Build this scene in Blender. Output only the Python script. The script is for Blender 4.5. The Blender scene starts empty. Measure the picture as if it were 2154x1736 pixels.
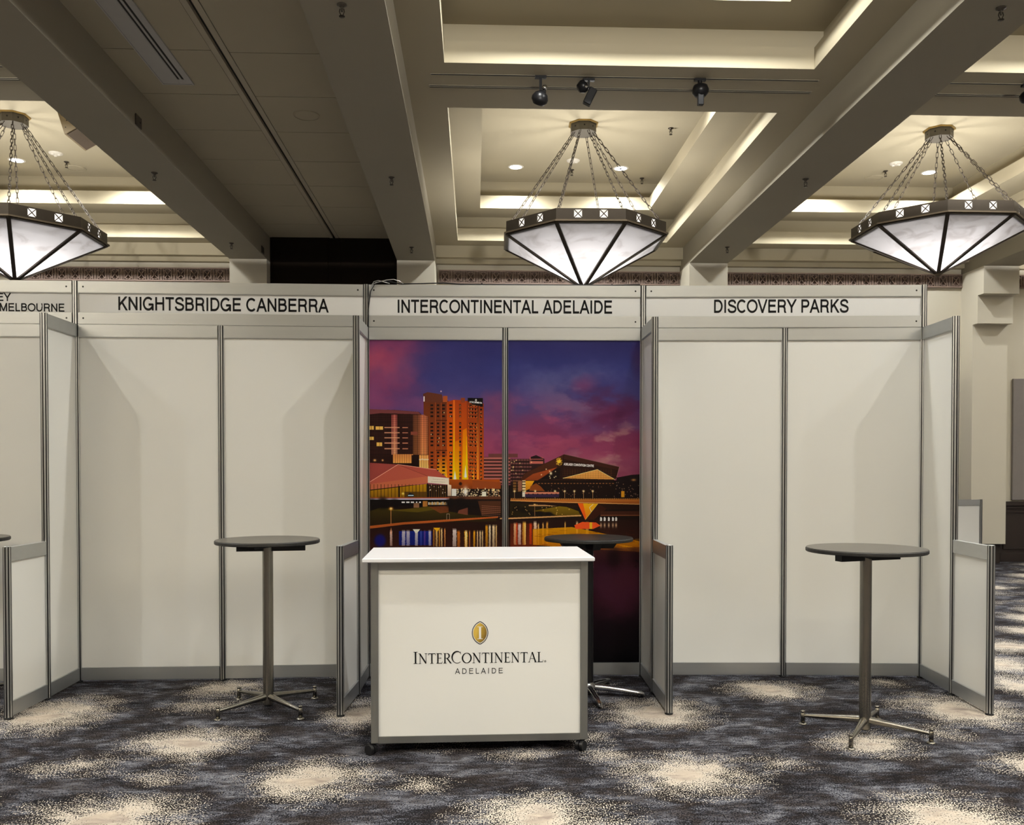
import bpy, math, random
import numpy as np
from mathutils import Matrix, Vector

# ------------------------------------------------------------------ scene, camera, light
SC = bpy.context.scene
COL = SC.collection
PI = math.pi
random.seed(7)

cam_data = bpy.data.cameras.new('camera')
cam_data.sensor_width = 36.0
cam_data.lens = 36.0 * 1917.5 / 2154.0
cam_data.shift_y = (1020.2 - 868.0) / 2154.0
cam_data.clip_start = 0.05
cam = bpy.data.objects.new('camera', cam_data)
cam.location = (0.0, 0.0, 1.5012)
cam.rotation_euler = (PI / 2 - 0.01847, 0.0, -0.04073)
COL.objects.link(cam)
SC.camera = cam

world = bpy.data.worlds.new('hall_air')
SC.world = world
world.use_nodes = True
world.node_tree.nodes['Background'].inputs[0].default_value = (1.0, 0.95, 0.88, 1)
world.node_tree.nodes['Background'].inputs[1].default_value = 0.0

SC.view_settings.view_transform = 'Standard'
SC.view_settings.look = 'None'
SC.view_settings.gamma = 1.0
SC.view_settings.use_curve_mapping = False
SC.view_settings.exposure = 0.03
SC.render.film_transparent = False
SC.cycles.max_bounces = 10
SC.cycles.diffuse_bounces = 6
SC.cycles.glossy_bounces = 4
SC.cycles.transmission_bounces = 6
SC.cycles.sample_clamp_indirect = 6.0
SC.cycles.caustics_reflective = False
SC.cycles.caustics_refractive = False
SC.cycles.blur_glossy = 0.5

DOWNLIGHT_W = 190.0        # every ceiling downlight of the hall
CHANDELIER_W = 165.0       # lamps inside each chandelier bowl
DL_COLOR = (1.0, 0.995, 0.95)
CH_COLOR = (1.0, 0.96, 0.89)

# hall dimensions (metres); the camera stands at the origin, looking along +Y
Z_BEAM, Z_SOFFIT, Z_TIER, Z_TOP, Z_TILE = 4.585, 4.915, 5.30, 5.75, 4.96
BEAMS = [(-3.610, -3.067), (-1.154, -0.593), (3.227, 3.808), (7.756, 8.313)]
COFFER_X = [-5.57, 1.325, 5.78]
COFFER_HALF = 1.58
COFFER_Y = [(-3.30, 1.75), (2.70, 7.755), (8.715, 13.76)]


def lamp(kind, name, loc, watts, color, radius, parent=None, spot=None, blend=0.5):
    d = bpy.data.lights.new(name, kind)
    d.energy = watts
    d.color = color
    d.shadow_soft_size = radius
    if kind == 'SPOT':
        d.spot_size = spot
        d.spot_blend = blend
    o = bpy.data.objects.new(name, d)
    o.location = loc
    COL.objects.link(o)
    if parent is not None:
        o.parent = parent
    return o


SPOT_CONE = 2.55
# rows of downlights of the same ceiling grid that the frame does not show
for cx in COFFER_X:
    for j, (y0, y1) in enumerate(COFFER_Y):
        for yy in ((y0 + 0.83, y1 - 0.83) if j < 2 else (y0 + 0.83,)):
            for dx in (-0.745, 0.745):
                lamp('SPOT', 'ceiling_lamp', (cx + dx, yy, Z_TOP - 0.03), DOWNLIGHT_W, DL_COLOR, 0.05, None, SPOT_CONE, 0.6)

# added fill lamps, unseen: behind the camera and in a bay to the right
def hall_fill(x, y, k=1.0):
    """unseen fill added for brightness: a strong spot upwards, a weak one downwards"""
    up = lamp('SPOT', 'hall_fill_up', (x, y, 4.62), 1850.0 * k, CH_COLOR, 0.12, None, PI, 0.0)
    up.rotation_euler = (PI, 0, 0)
    lamp('SPOT', 'hall_fill_down', (x, y, 4.2), 50.0 * k, CH_COLOR, 0.6, None, PI, 0.1)


for cx, k in zip(COFFER_X + [-9.96, 10.17], (1.5, 1.0, 1.0, 1.3, 1.0)):
    hall_fill(cx, -0.775, k)
hall_fill(10.17, 11.3, 0.25)
# the bays further left and right are lit by the same downlights
for bx in (-9.96, 10.17):
    for yy in (3.53, 6.92, 9.54, 12.9):
        for dx in (-.745, .745):
            lamp('SPOT', 'ceiling_lamp', (bx + dx, yy, 4.88), DOWNLIGHT_W * (0.4 if yy > 9 else 1), DL_COLOR, 0.05, None, SPOT_CONE, 0.6)

# ------------------------------------------------------------------ materials


def new_mat(name):
    m = bpy.data.materials.new(name)
    m.use_nodes = True
    nt = m.node_tree
    return m, nt, nt.nodes['Principled BSDF']


def srgb(r, g, b):
    def f(c):
        c /= 255.0
        return c / 12.92 if c <= 0.04045 else ((c + 0.055) / 1.055) ** 2.4
    return (f(r), f(g), f(b))


def mat(name, col, rough=0.5, metal=0.0, var=0.06, scale=6.0, bump=0.0, bscale=300.0, stretch=(1, 1, 1), spec=0.5, detail=3.0):
    m, nt, b = new_mat(name)
    tc = nt.nodes.new('ShaderNodeTexCoord')
    mp = nt.nodes.new('ShaderNodeMapping')
    mp.inputs['Scale'].default_value = stretch
    nt.links.new(tc.outputs['Object'], mp.inputs['Vector'])
    n = nt.nodes.new('ShaderNodeTexNoise')
    n.inputs['Scale'].default_value = scale
    n.inputs['Detail'].default_value = detail
    nt.links.new(mp.outputs[0], n.inputs['Vector'])
    mx = nt.nodes.new('ShaderNodeMix')
    mx.data_type = 'RGBA'
    nt.links.new(n.outputs['Fac'], mx.inputs['Factor'])
    mx.inputs['A'].default_value = (*[max(0, c * (1 - var)) for c in col], 1)
    mx.inputs['B'].default_value = (*[min(1, c * (1 + var)) for c in col], 1)
    nt.links.new(mx.outputs['Result'], b.inputs['Base Color'])
    b.inputs['Roughness'].default_value = rough
    b.inputs['Metallic'].default_value = metal
    b.inputs['Specular IOR Level'].default_value = spec
    if bump > 0:
        n2 = nt.nodes.new('ShaderNodeTexNoise')
        n2.inputs['Scale'].default_value = bscale
        nt.links.new(mp.outputs[0], n2.inputs['Vector'])
        bp = nt.nodes.new('ShaderNodeBump')
        bp.inputs['Strength'].default_value = bump
        bp.inputs['Distance'].default_value = 0.002
        nt.links.new(n2.outputs['Fac'], bp.inputs['Height'])
        nt.links.new(bp.outputs[0], b.inputs['Normal'])
    return m


M = {}
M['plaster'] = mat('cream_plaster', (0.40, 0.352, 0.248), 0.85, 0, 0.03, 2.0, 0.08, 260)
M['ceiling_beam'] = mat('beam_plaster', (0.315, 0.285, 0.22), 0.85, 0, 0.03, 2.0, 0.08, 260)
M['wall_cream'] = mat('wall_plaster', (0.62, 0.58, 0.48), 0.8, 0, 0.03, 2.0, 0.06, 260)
M['tile'] = mat('ceiling_tile_board', (0.42, 0.375, 0.275), 0.9, 0, 0.05, 1.5, 0.12, 240)
M['dark_gap'] = mat('dark_gap', (0.02, 0.018, 0.015), 0.8)
M['strip'] = mat('painted_strip', (0.42, 0.375, 0.28), 0.6)
M['vent'] = mat('grey_vent_paint', (0.44, 0.43, 0.41), 0.5)
M['frieze_rib_lit'] = mat('mauve_brown_rib_lit', (0.25, 0.18, 0.15), 0.75, 0, 0.08, 12, 0.1, 200)  # lighter than the tile base: rib highlights put into the colour
M['frieze'] = mat('mauve_brown_relief', (0.15, 0.105, 0.09), 0.75, 0, 0.08, 12, 0.1, 200)
M['dark_panel'] = mat('dark_brown_panel', (0.014, 0.010, 0.007), 0.95, 0, 0.12, 4, 0.05, 200, (1, 1, 6), 0.1)
M['wainscot'] = mat('dark_wood_wainscot', (0.018, 0.010, 0.008), 0.6, 0, 0.25, 6, 0.05, 200, (1, 1, 0.15))
M['grey_fabric'] = mat('grey_fabric_panel', (0.23, 0.21, 0.205), 0.95, 0, 0.05, 30, 0.2, 500)
M['panel'] = mat('white_shell_panel', (0.80, 0.795, 0.76), 0.42, 0, 0.015, 1.2, 0.02, 120)
M['board'] = mat('white_sign_board', (0.79, 0.79, 0.78), 0.4, 0, 0.01, 2.0)
M['alu'] = mat('anodised_aluminium', (0.52, 0.535, 0.54), 0.40, 0.9, 0.05, 3.0, 0.06, 60, (0.1, 4, 14))
M['alu_v'] = mat('aluminium_upright', (0.56, 0.57, 0.565), 0.32, 0.95, 0.05, 3.0, 0.03, 60, (8, 8, 0.2))
M['counter_frame'] = mat('grey_counter_frame', (0.34, 0.345, 0.33), 0.36, 0.9, 0.05, 3.0, 0.04, 60, (8, 8, 0.3))
M['steel'] = mat('brushed_steel', (0.25, 0.235, 0.205), 0.24, 1.0, 0.25, 3.0, 0.25, 40, (14, 14, 0.2))
M['chrome'] = mat('polished_metal', (0.62, 0.62, 0.62), 0.16, 1.0, 0.03, 4.0)
M['black'] = mat('black_plastic_and_slot_shade', (0.007, 0.007, 0.008), 0.36, 0, 0.1, 20, spec=0.3)
M['laminate'] = mat('dark_grey_laminate', (0.085, 0.078, 0.066), 0.36, 0, 0.08, 40, 0.03, 300)
M['black_top'] = mat('black_laminate', (0.012, 0.012, 0.012), 0.45, 0, 0.08, 40)
M['edge'] = mat('black_edge_band', (0.010, 0.010, 0.010), 0.5)
M['counter'] = mat('white_counter_laminate', (0.81, 0.81, 0.83), 0.35, 0, 0.012, 3, 0.02, 120, (0.3, 4, 1))
M['ink'] = mat('black_vinyl', (0.006, 0.006, 0.007), 0.5, 0, 0.02, 30, spec=0.12)
M['bronze'] = mat('dark_bronze', (0.062, 0.050, 0.038), 0.42, 0.6, 0.2, 5, 0.04, 80)
M['bronze_light'] = mat('worn_bronze', (0.16, 0.125, 0.085), 0.45, 0.6, 0.2, 8)
M['chain'] = mat('antique_chain', (0.045, 0.034, 0.024), 0.5, 0.4, 0.1, 30)
M['canopy'] = mat('grey_canopy_metal', (0.12, 0.108, 0.088), 0.5, 0.3, 0.08, 6)
M['brass'] = mat('brass_rim', (0.42, 0.29, 0.10), 0.4, 0.7, 0.1, 10)
M['sprinkler'] = mat('dark_brass_sprinkler', (0.045, 0.036, 0.026), 0.4, 0.5, 0.1, 20)
M['white_paint'] = mat('white_fitting', (0.68, 0.64, 0.56), 0.5, 0, 0.02, 10)
M['speaker'] = mat('tan_speaker_paint', (0.33, 0.26, 0.16), 0.6, 0, 0.05, 8)
M['speaker_grille'] = mat('brown_speaker_grille', (0.13, 0.095, 0.065), 0.8, 0, 0.1, 60, 0.3, 400)
M['plate'] = mat('brown_wall_plate', (0.06, 0.047, 0.036), 0.5)
M['wire'] = mat('silver_wire', (0.55, 0.54, 0.52), 0.3, 0.8, 0.05, 30)
M['white_print'] = mat('white_print', (0.80, 0.78, 0.74), 0.45)


def emit_mat(name, col, strength):
    m, nt, b = new_mat(name)
    b.inputs['Base Color'].default_value = (0.8, 0.8, 0.8, 1)
    n = nt.nodes.new('ShaderNodeTexNoise')
    n.inputs['Scale'].default_value = 20
    mx = nt.nodes.new('ShaderNodeMix')
    mx.data_type = 'RGBA'
    nt.links.new(n.outputs['Fac'], mx.inputs['Factor'])
    mx.inputs['A'].default_value = (*col, 1)
    mx.inputs['B'].default_value = (*[c * 0.97 for c in col], 1)
    nt.links.new(mx.outputs['Result'], b.inputs['Emission Color'])
    b.inputs['Emission Strength'].default_value = strength
    return m


M['lens'] = emit_mat('lit_downlight_lens', (0.93, 0.97, 1.0), 14.0)


def alabaster(name, c0, c1):
    m, nt, b = new_mat(name)
    out = nt.nodes['Material Output']
    tc = nt.nodes.new('ShaderNodeTexCoord')
    mp = nt.nodes.new('ShaderNodeMapping')
    mp.inputs['Scale'].default_value = (2.0, 2.0, 5.0)
    n = nt.nodes.new('ShaderNodeTexNoise')
    n.inputs['Scale'].default_value = 1.6
    n.inputs['Detail'].default_value = 6
    n.inputs['Distortion'].default_value = 1.2
    nt.links.new(tc.outputs['Object'], mp.inputs['Vector'])
    nt.links.new(mp.outputs[0], n.inputs['Vector'])
    cr = nt.nodes.new('ShaderNodeValToRGB')
    cr.color_ramp.elements[0].position = 0.25
    cr.color_ramp.elements[0].color = (*c0, 1)
    cr.color_ramp.elements[1].position = 0.50
    cr.color_ramp.elements[1].color = (*c1, 1)
    nt.links.new(n.outputs['Fac'], cr.inputs['Fac'])
    tr = nt.nodes.new('ShaderNodeBsdfTranslucent')
    nt.links.new(cr.outputs['Color'], tr.inputs['Color'])
    nt.links.new(cr.outputs['Color'], b.inputs['Base Color'])
    b.inputs['Roughness'].default_value = 0.35
    ms = nt.nodes.new('ShaderNodeMixShader')
    ms.inputs[0].default_value = 0.75
    nt.links.new(b.outputs[0], ms.inputs[1])
    nt.links.new(tr.outputs[0], ms.inputs[2])
    nt.links.new(ms.outputs[0], out.inputs['Surface'])
    return m


M['glass'] = alabaster('alabaster_glass', (0.37, 0.355, 0.36), (0.49, 0.485, 0.50))
M['window_glass'] = alabaster('white_window_glass', (0.80, 0.79, 0.78), (0.85, 0.84, 0.84))


def gold_mat():
    m, nt, b = new_mat('gold_gradient_print')
    tc = nt.nodes.new('ShaderNodeTexCoord')
    g = nt.nodes.new('ShaderNodeSeparateXYZ')
    nt.links.new(tc.outputs['Generated'], g.inputs[0])
    w = nt.nodes.new('ShaderNodeMath')
    w.operation = 'MULTIPLY_ADD'
    nt.links.new(g.outputs['X'], w.inputs[0])
    w.inputs[1].default_value = 0.75
    ad = nt.nodes.new('ShaderNodeMath')
    ad.operation = 'MULTIPLY'
    nt.links.new(g.outputs['Z'], ad.inputs[0])
    ad.inputs[1].default_value = -0.35
    nt.links.new(ad.outputs[0], w.inputs[2])
    cr = nt.nodes.new('ShaderNodeValToRGB')
    e = cr.color_ramp.elements
    e[0].position = 0.0
    e[0].color = (0.62, 0.42, 0.07, 1)
    e[1].position = 0.62
    e[1].color = (0.10, 0.055, 0.008, 1)
    k = e.new(0.22)
    k.color = (0.42, 0.27, 0.035, 1)
    nt.links.new(w.outputs[0], cr.inputs['Fac'])
    nt.links.new(cr.outputs['Color'], b.inputs['Base Color'])
    b.inputs['Roughness'].default_value = 0.4
    return m


M['gold'] = gold_mat()

# ------------------------------------------------------------------ mesh helpers


class MB:
    def __init__(self, mtx=None):
        self.v, self.f, self.s = [], [], []
        self.m = mtx

    def add(self, vs, fs, smooth=False):
        o = len(self.v)
        if self.m is not None:
            vs = [tuple(self.m @ Vector(p)) for p in vs]
        self.v += [tuple(p) for p in vs]
        self.f += [tuple(i + o for i in q) for q in fs]
        self.s += [smooth] * len(fs)
        return self

    def box(self, x0, x1, y0, y1, z0, z1):
        return self.add([(x0, y0, z0), (x1, y0, z0), (x1, y1, z0), (x0, y1, z0), (x0, y0, z1), (x1, y0, z1), (x1, y1, z1), (x0, y1, z1)],
                        [(0, 3, 2, 1), (4, 5, 6, 7), (0, 1, 5, 4), (1, 2, 6, 5), (2, 3, 7, 6), (3, 0, 4, 7)])

    def bbox(self, x0, x1, y0, y1, z0, z1, b):
        """box with chamfered vertical and horizontal edges (12 edges cut by b)"""
        vs, fs = [], []
        X, Y, Z = (x0, x1), (y0, y1), (z0, z1)
        sg = (1, -1)
        idx = {}
        for i in (0, 1):
            for j in (0, 1):
                for k in (0, 1):
                    for a in range(3):
                        p = [X[i] + sg[i] * b, Y[j] + sg[j] * b, Z[k] + sg[k] * b]
                        p[a] = (X[i], Y[j], Z[k])[a]
                        idx[i, j, k, a] = len(vs)
                        vs.append(tuple(p))
        for s in (0, 1):
            fs.append([idx[s, j, k, 0] for j, k in ((0, 0), (1, 0), (1, 1), (0, 1))])
            fs.append([idx[i, s, k, 1] for i, k in ((0, 0), (1, 0), (1, 1), (0, 1))])
            fs.append([idx[i, j, s, 2] for i, j in ((0, 0), (1, 0), (1, 1), (0, 1))])
        for i in (0, 1):
            for j in (0, 1):
                fs.append([idx[i, j, 0, 0], idx[i, j, 1, 0], idx[i, j, 1, 1], idx[i, j, 0, 1]])
                fs.append([idx[i, 0, j, 0], idx[i, 1, j, 0], idx[i, 1, j, 2], idx[i, 0, j, 2]])
                fs.append([idx[0, i, j, 1], idx[1, i, j, 1], idx[1, i, j, 2], idx[0, i, j, 2]])
                for k in (0, 1):
                    fs.append([idx[i, j, k, a] for a in range(3)])
        cen = Vector(((x0 + x1) / 2, (y0 + y1) / 2, (z0 + z1) / 2))
        out = []
        for q in fs:
            ps = [Vector(vs[t]) for t in q]
            nrm = (ps[1] - ps[0]).cross(ps[2] - ps[0])
            c = sum(ps, Vector()) / len(ps)
            out.append(tuple(q) if nrm.dot(c - cen) > 0 else tuple(reversed(q)))
        return self.add(vs, out)

    def cyl(self, p0, p1, r0, r1=None, n=16, caps=True, smooth=True):
        r1 = r0 if r1 is None else r1
        p0, p1 = Vector(p0), Vector(p1)
        d = (p1 - p0).normalized()
        a = d.orthogonal().normalized()
        b = d.cross(a)
        vs = []
        for p, r in ((p0, r0), (p1, r1)):
            for i in range(n):
                t = 2 * PI * i / n
                vs.append(p + (a * math.cos(t) + b * math.sin(t)) * r)
        self.add(vs, [(i, (i + 1) % n, n + (i + 1) % n, n + i) for i in range(n)], smooth)
        if caps:
            self.add(vs, [tuple(reversed(range(n))), tuple(range(n, 2 * n))])
        return self

    def lathe(self, prof, n=24, c=(0, 0, 0), smooth=True):
        """profile of (r, z) from bottom to top, revolved about z"""
        vs, rows = [], []
        for r, z in prof:
            if r < 1e-6:
                rows.append([len(vs)])
                vs.append((c[0], c[1], c[2] + z))
            else:
                rows.append(list(range(len(vs), len(vs) + n)))
                for i in range(n):
                    t = 2 * PI * i / n
                    vs.append((c[0] + r * math.cos(t), c[1] + r * math.sin(t), c[2] + z))
        fs = []
        for A, B in zip(rows[:-1], rows[1:]):
            for i in range(n):
                j = (i + 1) % n
                if len(A) == 1 and len(B) > 1:
                    fs.append((A[0], B[j], B[i]))
                elif len(B) == 1 and len(A) > 1:
                    fs.append((A[i], A[j], B[0]))
                elif len(A) > 1:
                    fs.append((A[i], A[j], B[j], B[i]))
        return self.add(vs, fs, smooth)

    def prism(self, poly, z0, z1):
        n = len(poly)
        vs = [(x, y, z0) for x, y in poly] + [(x, y, z1) for x, y in poly]
        return self.add(vs, [tuple(reversed(range(n))), tuple(range(n, 2 * n))] + [(i, (i + 1) % n, n + (i + 1) % n, n + i) for i in range(n)])

    def hexa(self, p):
        """eight corners: bottom four (ccw) then top four"""
        return self.add(p, [(0, 3, 2, 1), (4, 5, 6, 7), (0, 1, 5, 4), (1, 2, 6, 5), (2, 3, 7, 6), (3, 0, 4, 7)])

    def seg(self, A, B, t0, t1, z0, z1):
        """upright slab along the plan segment A-B; t0..t1 measured along its left normal (towards +Y for +X runs)"""
        A, B = Vector(A[:2]), Vector(B[:2])
        d = (B - A).normalized()
        n = Vector((-d.y, d.x))
        q = [A + n * t0, B + n * t0, B + n * t1, A + n * t1]
        return self.hexa([(p.x, p.y, z0) for p in q] + [(p.x, p.y, z1) for p in q])

    def bar(self, p0, p1, w, h, up=(0, 0, 1)):
        """rectangular bar between two points"""
        p0, p1 = Vector(p0), Vector(p1)
        d = (p1 - p0).normalized()
        u = Vector(up)
        s = d.cross(u)
        s = d.orthogonal() if s.length < 1e-5 else s
        s.normalize()
        u = s.cross(d)
        q = [s * a * w / 2 + u * b * h / 2 for a, b in ((-1, -1), (1, -1), (1, 1), (-1, 1))]
        vs = [p0 + k for k in q] + [p1 + k for k in q]
        return self.add(vs, [(0, 1, 2, 3), (7, 6, 5, 4), (1, 0, 4, 5), (2, 1, 5, 6), (3, 2, 6, 7), (0, 3, 7, 4)])

    def tube(self, pts, r, n=6, closed=False):
        pts = [Vector(p) for p in pts]
        k = len(pts)
        vs = []
        for i, p in enumerate(pts):
            a = pts[(i - 1) % k] if (closed or i > 0) else p
            b = pts[(i + 1) % k] if (closed or i < k - 1) else p
            d = (b - a).normalized()
            ref = Vector((0, 0, 1)) if abs(d.z) < 0.9 else Vector((1, 0, 0))
            s = d.cross(ref).normalized()
            u = s.cross(d)
            for j in range(n):
                t = 2 * PI * j / n
                vs.append(p + s * math.cos(t) * r + u * math.sin(t) * r)
        fs = []
        for i in range(k if closed else k - 1):
            i2 = (i + 1) % k
            for j in range(n):
                j2 = (j + 1) % n
                fs.append((i * n + j, i * n + j2, i2 * n + j2, i2 * n + j))
        if not closed:
            fs += [tuple(reversed(range(n))), tuple(range((k - 1) * n, k * n))]
        return self.add(vs, fs, True)

    def mesh(self, name, mtl):
        me = bpy.data.meshes.new(name)
        me.from_pydata(self.v, [], self.f)
        me.polygons.foreach_set('use_smooth', self.s)
        me.update()
        me.materials.append(mtl)
        return me

    def build(self, name, mtl, parent=None, loc=None, rot=None, kind=None):
        o = bpy.data.objects.new(name, self.mesh(name, mtl))
        COL.objects.link(o)
        if parent is not None:
            o.parent = parent
        if loc is not None:
            o.location = loc
        if rot is not None:
            o.rotation_euler = rot
        if kind:
            o['kind'] = kind
        return o


def inst(me, name, parent, loc=(0, 0, 0), rot=None):
    o = bpy.data.objects.new(name, me)
    COL.objects.link(o)
    o.parent = parent
    o.location = loc
    if rot is not None:
        o.rotation_euler = rot
    return o


def thing(name, label, cat, loc=(0, 0, 0), rotz=0.0, group=None):
    o = bpy.data.objects.new(name, None)
    o.empty_display_size = 0.1
    COL.objects.link(o)
    o.location = loc
    o.rotation_euler = (0, 0, rotz)
    o['label'] = label
    o['category'] = cat
    if group:
        o['group'] = group
    return o


def structure(name, label=None):
    o = bpy.data.objects.new(name, None)
    o.empty_display_size = 0.1
    COL.objects.link(o)
    o['kind'] = 'structure'
    if label:
        o['label'] = label
    return o


def copy_thing(root, loc, label, rotz=None, group=None):
    r = root.copy()
    COL.objects.link(r)
    r.location = loc
    if rotz is not None:
        r.rotation_euler = (0, 0, rotz)
    r['label'] = label
    if group:
        r['group'] = group
    for ch in list(root.children):
        c = ch.copy()
        COL.objects.link(c)
        c.parent = r
        for g in list(ch.children):
            e = g.copy()
            COL.objects.link(e)
            e.parent = c
    return r

# ------------------------------------------------------------------ lettering (flat vinyl, drawn as strokes)


def arc(cx, cy, rx, ry, a0, a1, n=14):
    return [(cx + rx * math.cos(math.radians(a0 + (a1 - a0) * i / n)), cy + ry * math.sin(math.radians(a0 + (a1 - a0) * i / n))) for i in range(n + 1)]


def smooth_path(p, n=4):
    out = []
    for i in range(len(p) - 1):
        a, b, c, d = p[max(i - 1, 0)], p[i], p[i + 1], p[min(i + 2, len(p) - 1)]
        for k in range(n):
            t = k / n
            out.append(tuple(0.5 * (2 * b[q] + (c[q] - a[q]) * t + (2 * a[q] - 5 * b[q] + 4 * c[q] - d[q]) * t * t + (3 * b[q] - a[q] - 3 * c[q] + d[q]) * t ** 3) for q in (0, 1)))
    return out + [p[-1]]


SANS = {
    'I': (0.39, [[(.195, 0), (.195, 1)]]),
    'N': (1.0, [[(.17, 0), (.17, 1)], [(.83, 0), (.83, 1)], [(.175, .93), (.825, .07)]]),
    'T': (.85, [[(.03, .92), (.82, .92)], [(.425, 0), (.425, .92)]]),
    'E': (.93, [[(.18, 0), (.18, 1)], [(.18, .92), (.85, .92)], [(.18, .53), (.80, .53)], [(.18, .08), (.87, .08)]]),
    'R': (1.0, [[(.18, 0), (.18, 1)], [(.18, .92), (.58, .92)] + arc(.60, .70, .22, .22, 90, -90) + [(.18, .48)], [(.60, .48), (.74, .42), (.79, .28), (.80, .10), (.86, .0)]]),
    'P': (.93, [[(.18, 0), (.18, 1)], [(.18, .92), (.55, .92)] + arc(.56, .69, .24, .23, 90, -90) + [(.18, .46)]]),
    'B': (.95, [[(.18, 0), (.18, 1)], [(.18, .92), (.52, .92)] + arc(.55, .73, .20, .19, 90, -90) + [(.18, .54)], [(.52, .54)] + arc(.57, .31, .24, .23, 90, -90) + [(.18, .08)]]),
    'D': (1.0, [[(.18, 0), (.18, 1)], [(.18, .92), (.46, .92)] + arc(.48, .5, .38, .42, 90, -90, 20) + [(.18, .08)]]),
    'C': (1.0, [arc(.52, .5, .41, .435, 42, 318, 26)]),
    'G': (1.08, [arc(.52, .5, .42, .435, 42, 330, 26), [(.55, .44), (.95, .44)], [(.93, .50), (.93, 0)]]),
    'O': (1.08, [arc(.54, .5, .45, .435, 0, 360, 32)]),
    'S': (.93, [smooth_path([(.80, .70), (.74, .85), (.60, .925), (.40, .925), (.23, .85), (.17, .72), (.25, .60), (.46, .53), (.68, .46), (.82, .36), (.82, .23), (.74, .12), (.58, .07), (.38, .07), (.20, .14), (.12, .31)])]),
    'A': (.95, [[(.07, 0), (.475, .98)], [(.88, 0), (.475, .98)], [(.20, .33), (.75, .33)]]),
    'L': (.77, [[(.18, 0), (.18, 1)], [(.18, .08), (.72, .08)]]),
    'K': (.95, [[(.18, 0), (.18, 1)], [(.80, .98), (.20, .38)], [(.42, .60), (.86, .0)]]),
    'H': (1.0, [[(.17, 0), (.17, 1)], [(.83, 0), (.83, 1)], [(.17, .53), (.83, .53)]]),
    'V': (.95, [[(.07, 1), (.475, .02)], [(.88, 1), (.475, .02)]]),
    'Y': (.93, [[(.06, 1), (.465, .42)], [(.87, 1), (.465, .42)], [(.465, .46), (.465, 0)]]),
    'U': (1.0, [[(.17, 1), (.17, .36)] + arc(.5, .37, .33, .295, 180, 360) + [(.83, .36), (.83, 1)]]),
    'M': (1.16, [[(.17, 0), (.17, 1)], [(.99, 0), (.99, 1)], [(.18, .97), (.58, .04)], [(.98, .97), (.58, .04)]]),
    ' ': (.40, []),
}
TH, TN, SF = .135, .055, .045


def _serif(x, y, w=.17, up=True):
    return ([(x - w, y), (x + w, y)], SF)


SERIF = {
    'I': (.46, [([(.23, 0), (.23, 1)], TH), _serif(.23, .02), _serif(.23, .98)]),
    'N': (1.0, [([(.19, 0), (.19, 1)], TN), ([(.80, 0), (.80, 1)], TN), ([(.17, .97), (.80, .03)], TH), _serif(.17, .02, .13), _serif(.80, .98, .13), ([(.02, .98), (.2, .98)], SF)]),
    'T': (.80, [([(.40, 0), (.40, 1)], TH), ([(.04, .965), (.76, .965)], .07), ([(.055, .98), (.03, .80)], .04), ([(.745, .98), (.77, .80)], .04), _serif(.40, .02)]),
    'E': (.72, [([(.22, 0), (.22, 1)], TH), ([(.07, .97), (.60, .97)], .06), ([(.22, .52), (.52, .52)], .05), ([(.07, .03), (.64, .03)], .06), ([(.59, .98), (.60, .83)], .04), ([(.63, .02), (.67, .19)], .04), ([(.52, .44), (.52, .60)], .035)]),
    'R': (.85, [([(.22, 0), (.22, 1)], TH), ([(.22, .97), (.42, .97)] + arc(.44, .74, .21, .23, 90, -90) + [(.22, .51)], [.05, .05] + [.05 + .085 * math.sin(PI * i / 14) for i in range(15)] + [.05]), ([(.42, .52), (.82, .02)], TH * .95), _serif(.22, .02), ([(.06, .98), (.24, .98)], SF), ([(.78, .02), (.90, .0)], SF)]),
    'C': (.92, [(arc(.54, .5, .45, .485, 52, 310, 26), [.05 + .09 * max(0, math.sin(math.radians(38 + 258 * i / 26 - 90 + 50))) for i in range(27)]), ([(.82, .98), (.84, .76)], .04)]),
    'O': (1.08, [(arc(.54, .5, .44, .475, 0, 360, 32), [.055 + .085 * abs(math.cos(2 * PI * i / 32)) for i in range(33)])]),
    'A': (.92, [([(.12, 0), (.44, 1)], TN), ([(.44, 1.0), (.80, 0)], TH), ([(.24, .36), (.64, .36)], .05), _serif(.12, .02, .11), _serif(.80, .02, .13)]),
    'L': (.70, [([(.22, 0), (.22, 1)], TH), ([(.07, .03), (.62, .03)], .06), ([(.61, .02), (.66, .22)], .04), _serif(.22, .98)]),
    ' ': (.35, []),
}


def stroke_quads(path, w):
    ws = list(w) if hasattr(w, '__len__') else [w] * len(path)
    P = [Vector((p[0], p[1])) for p in path]
    closed = (P[0] - P[-1]).length < 1e-6 and len(P) > 3
    L, R = [], []
    for i, p in enumerate(P):
        if closed and i in (0, len(P) - 1):
            d0, d1 = (P[-1] - P[-2]).normalized(), (P[1] - P[0]).normalized()
        else:
            d0 = (P[i] - P[i - 1]).normalized() if i > 0 else None
            d1 = (P[i + 1] - P[i]).normalized() if i < len(P) - 1 else None
            d0 = d0 or d1
            d1 = d1 or d0
        n0, n1 = Vector((-d0.y, d0.x)), Vector((-d1.y, d1.x))
        m = (n0 + n1)
        m = m.normalized() if m.length > 1e-4 else n0
        k = ws[i] / 2 / max(0.45, m.dot(n0))
        L.append(p + m * k)
        R.append(p - m * k)
    return [(L[i], L[i + 1], R[i + 1], R[i]) for i in range(len(P) - 1)]


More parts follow.
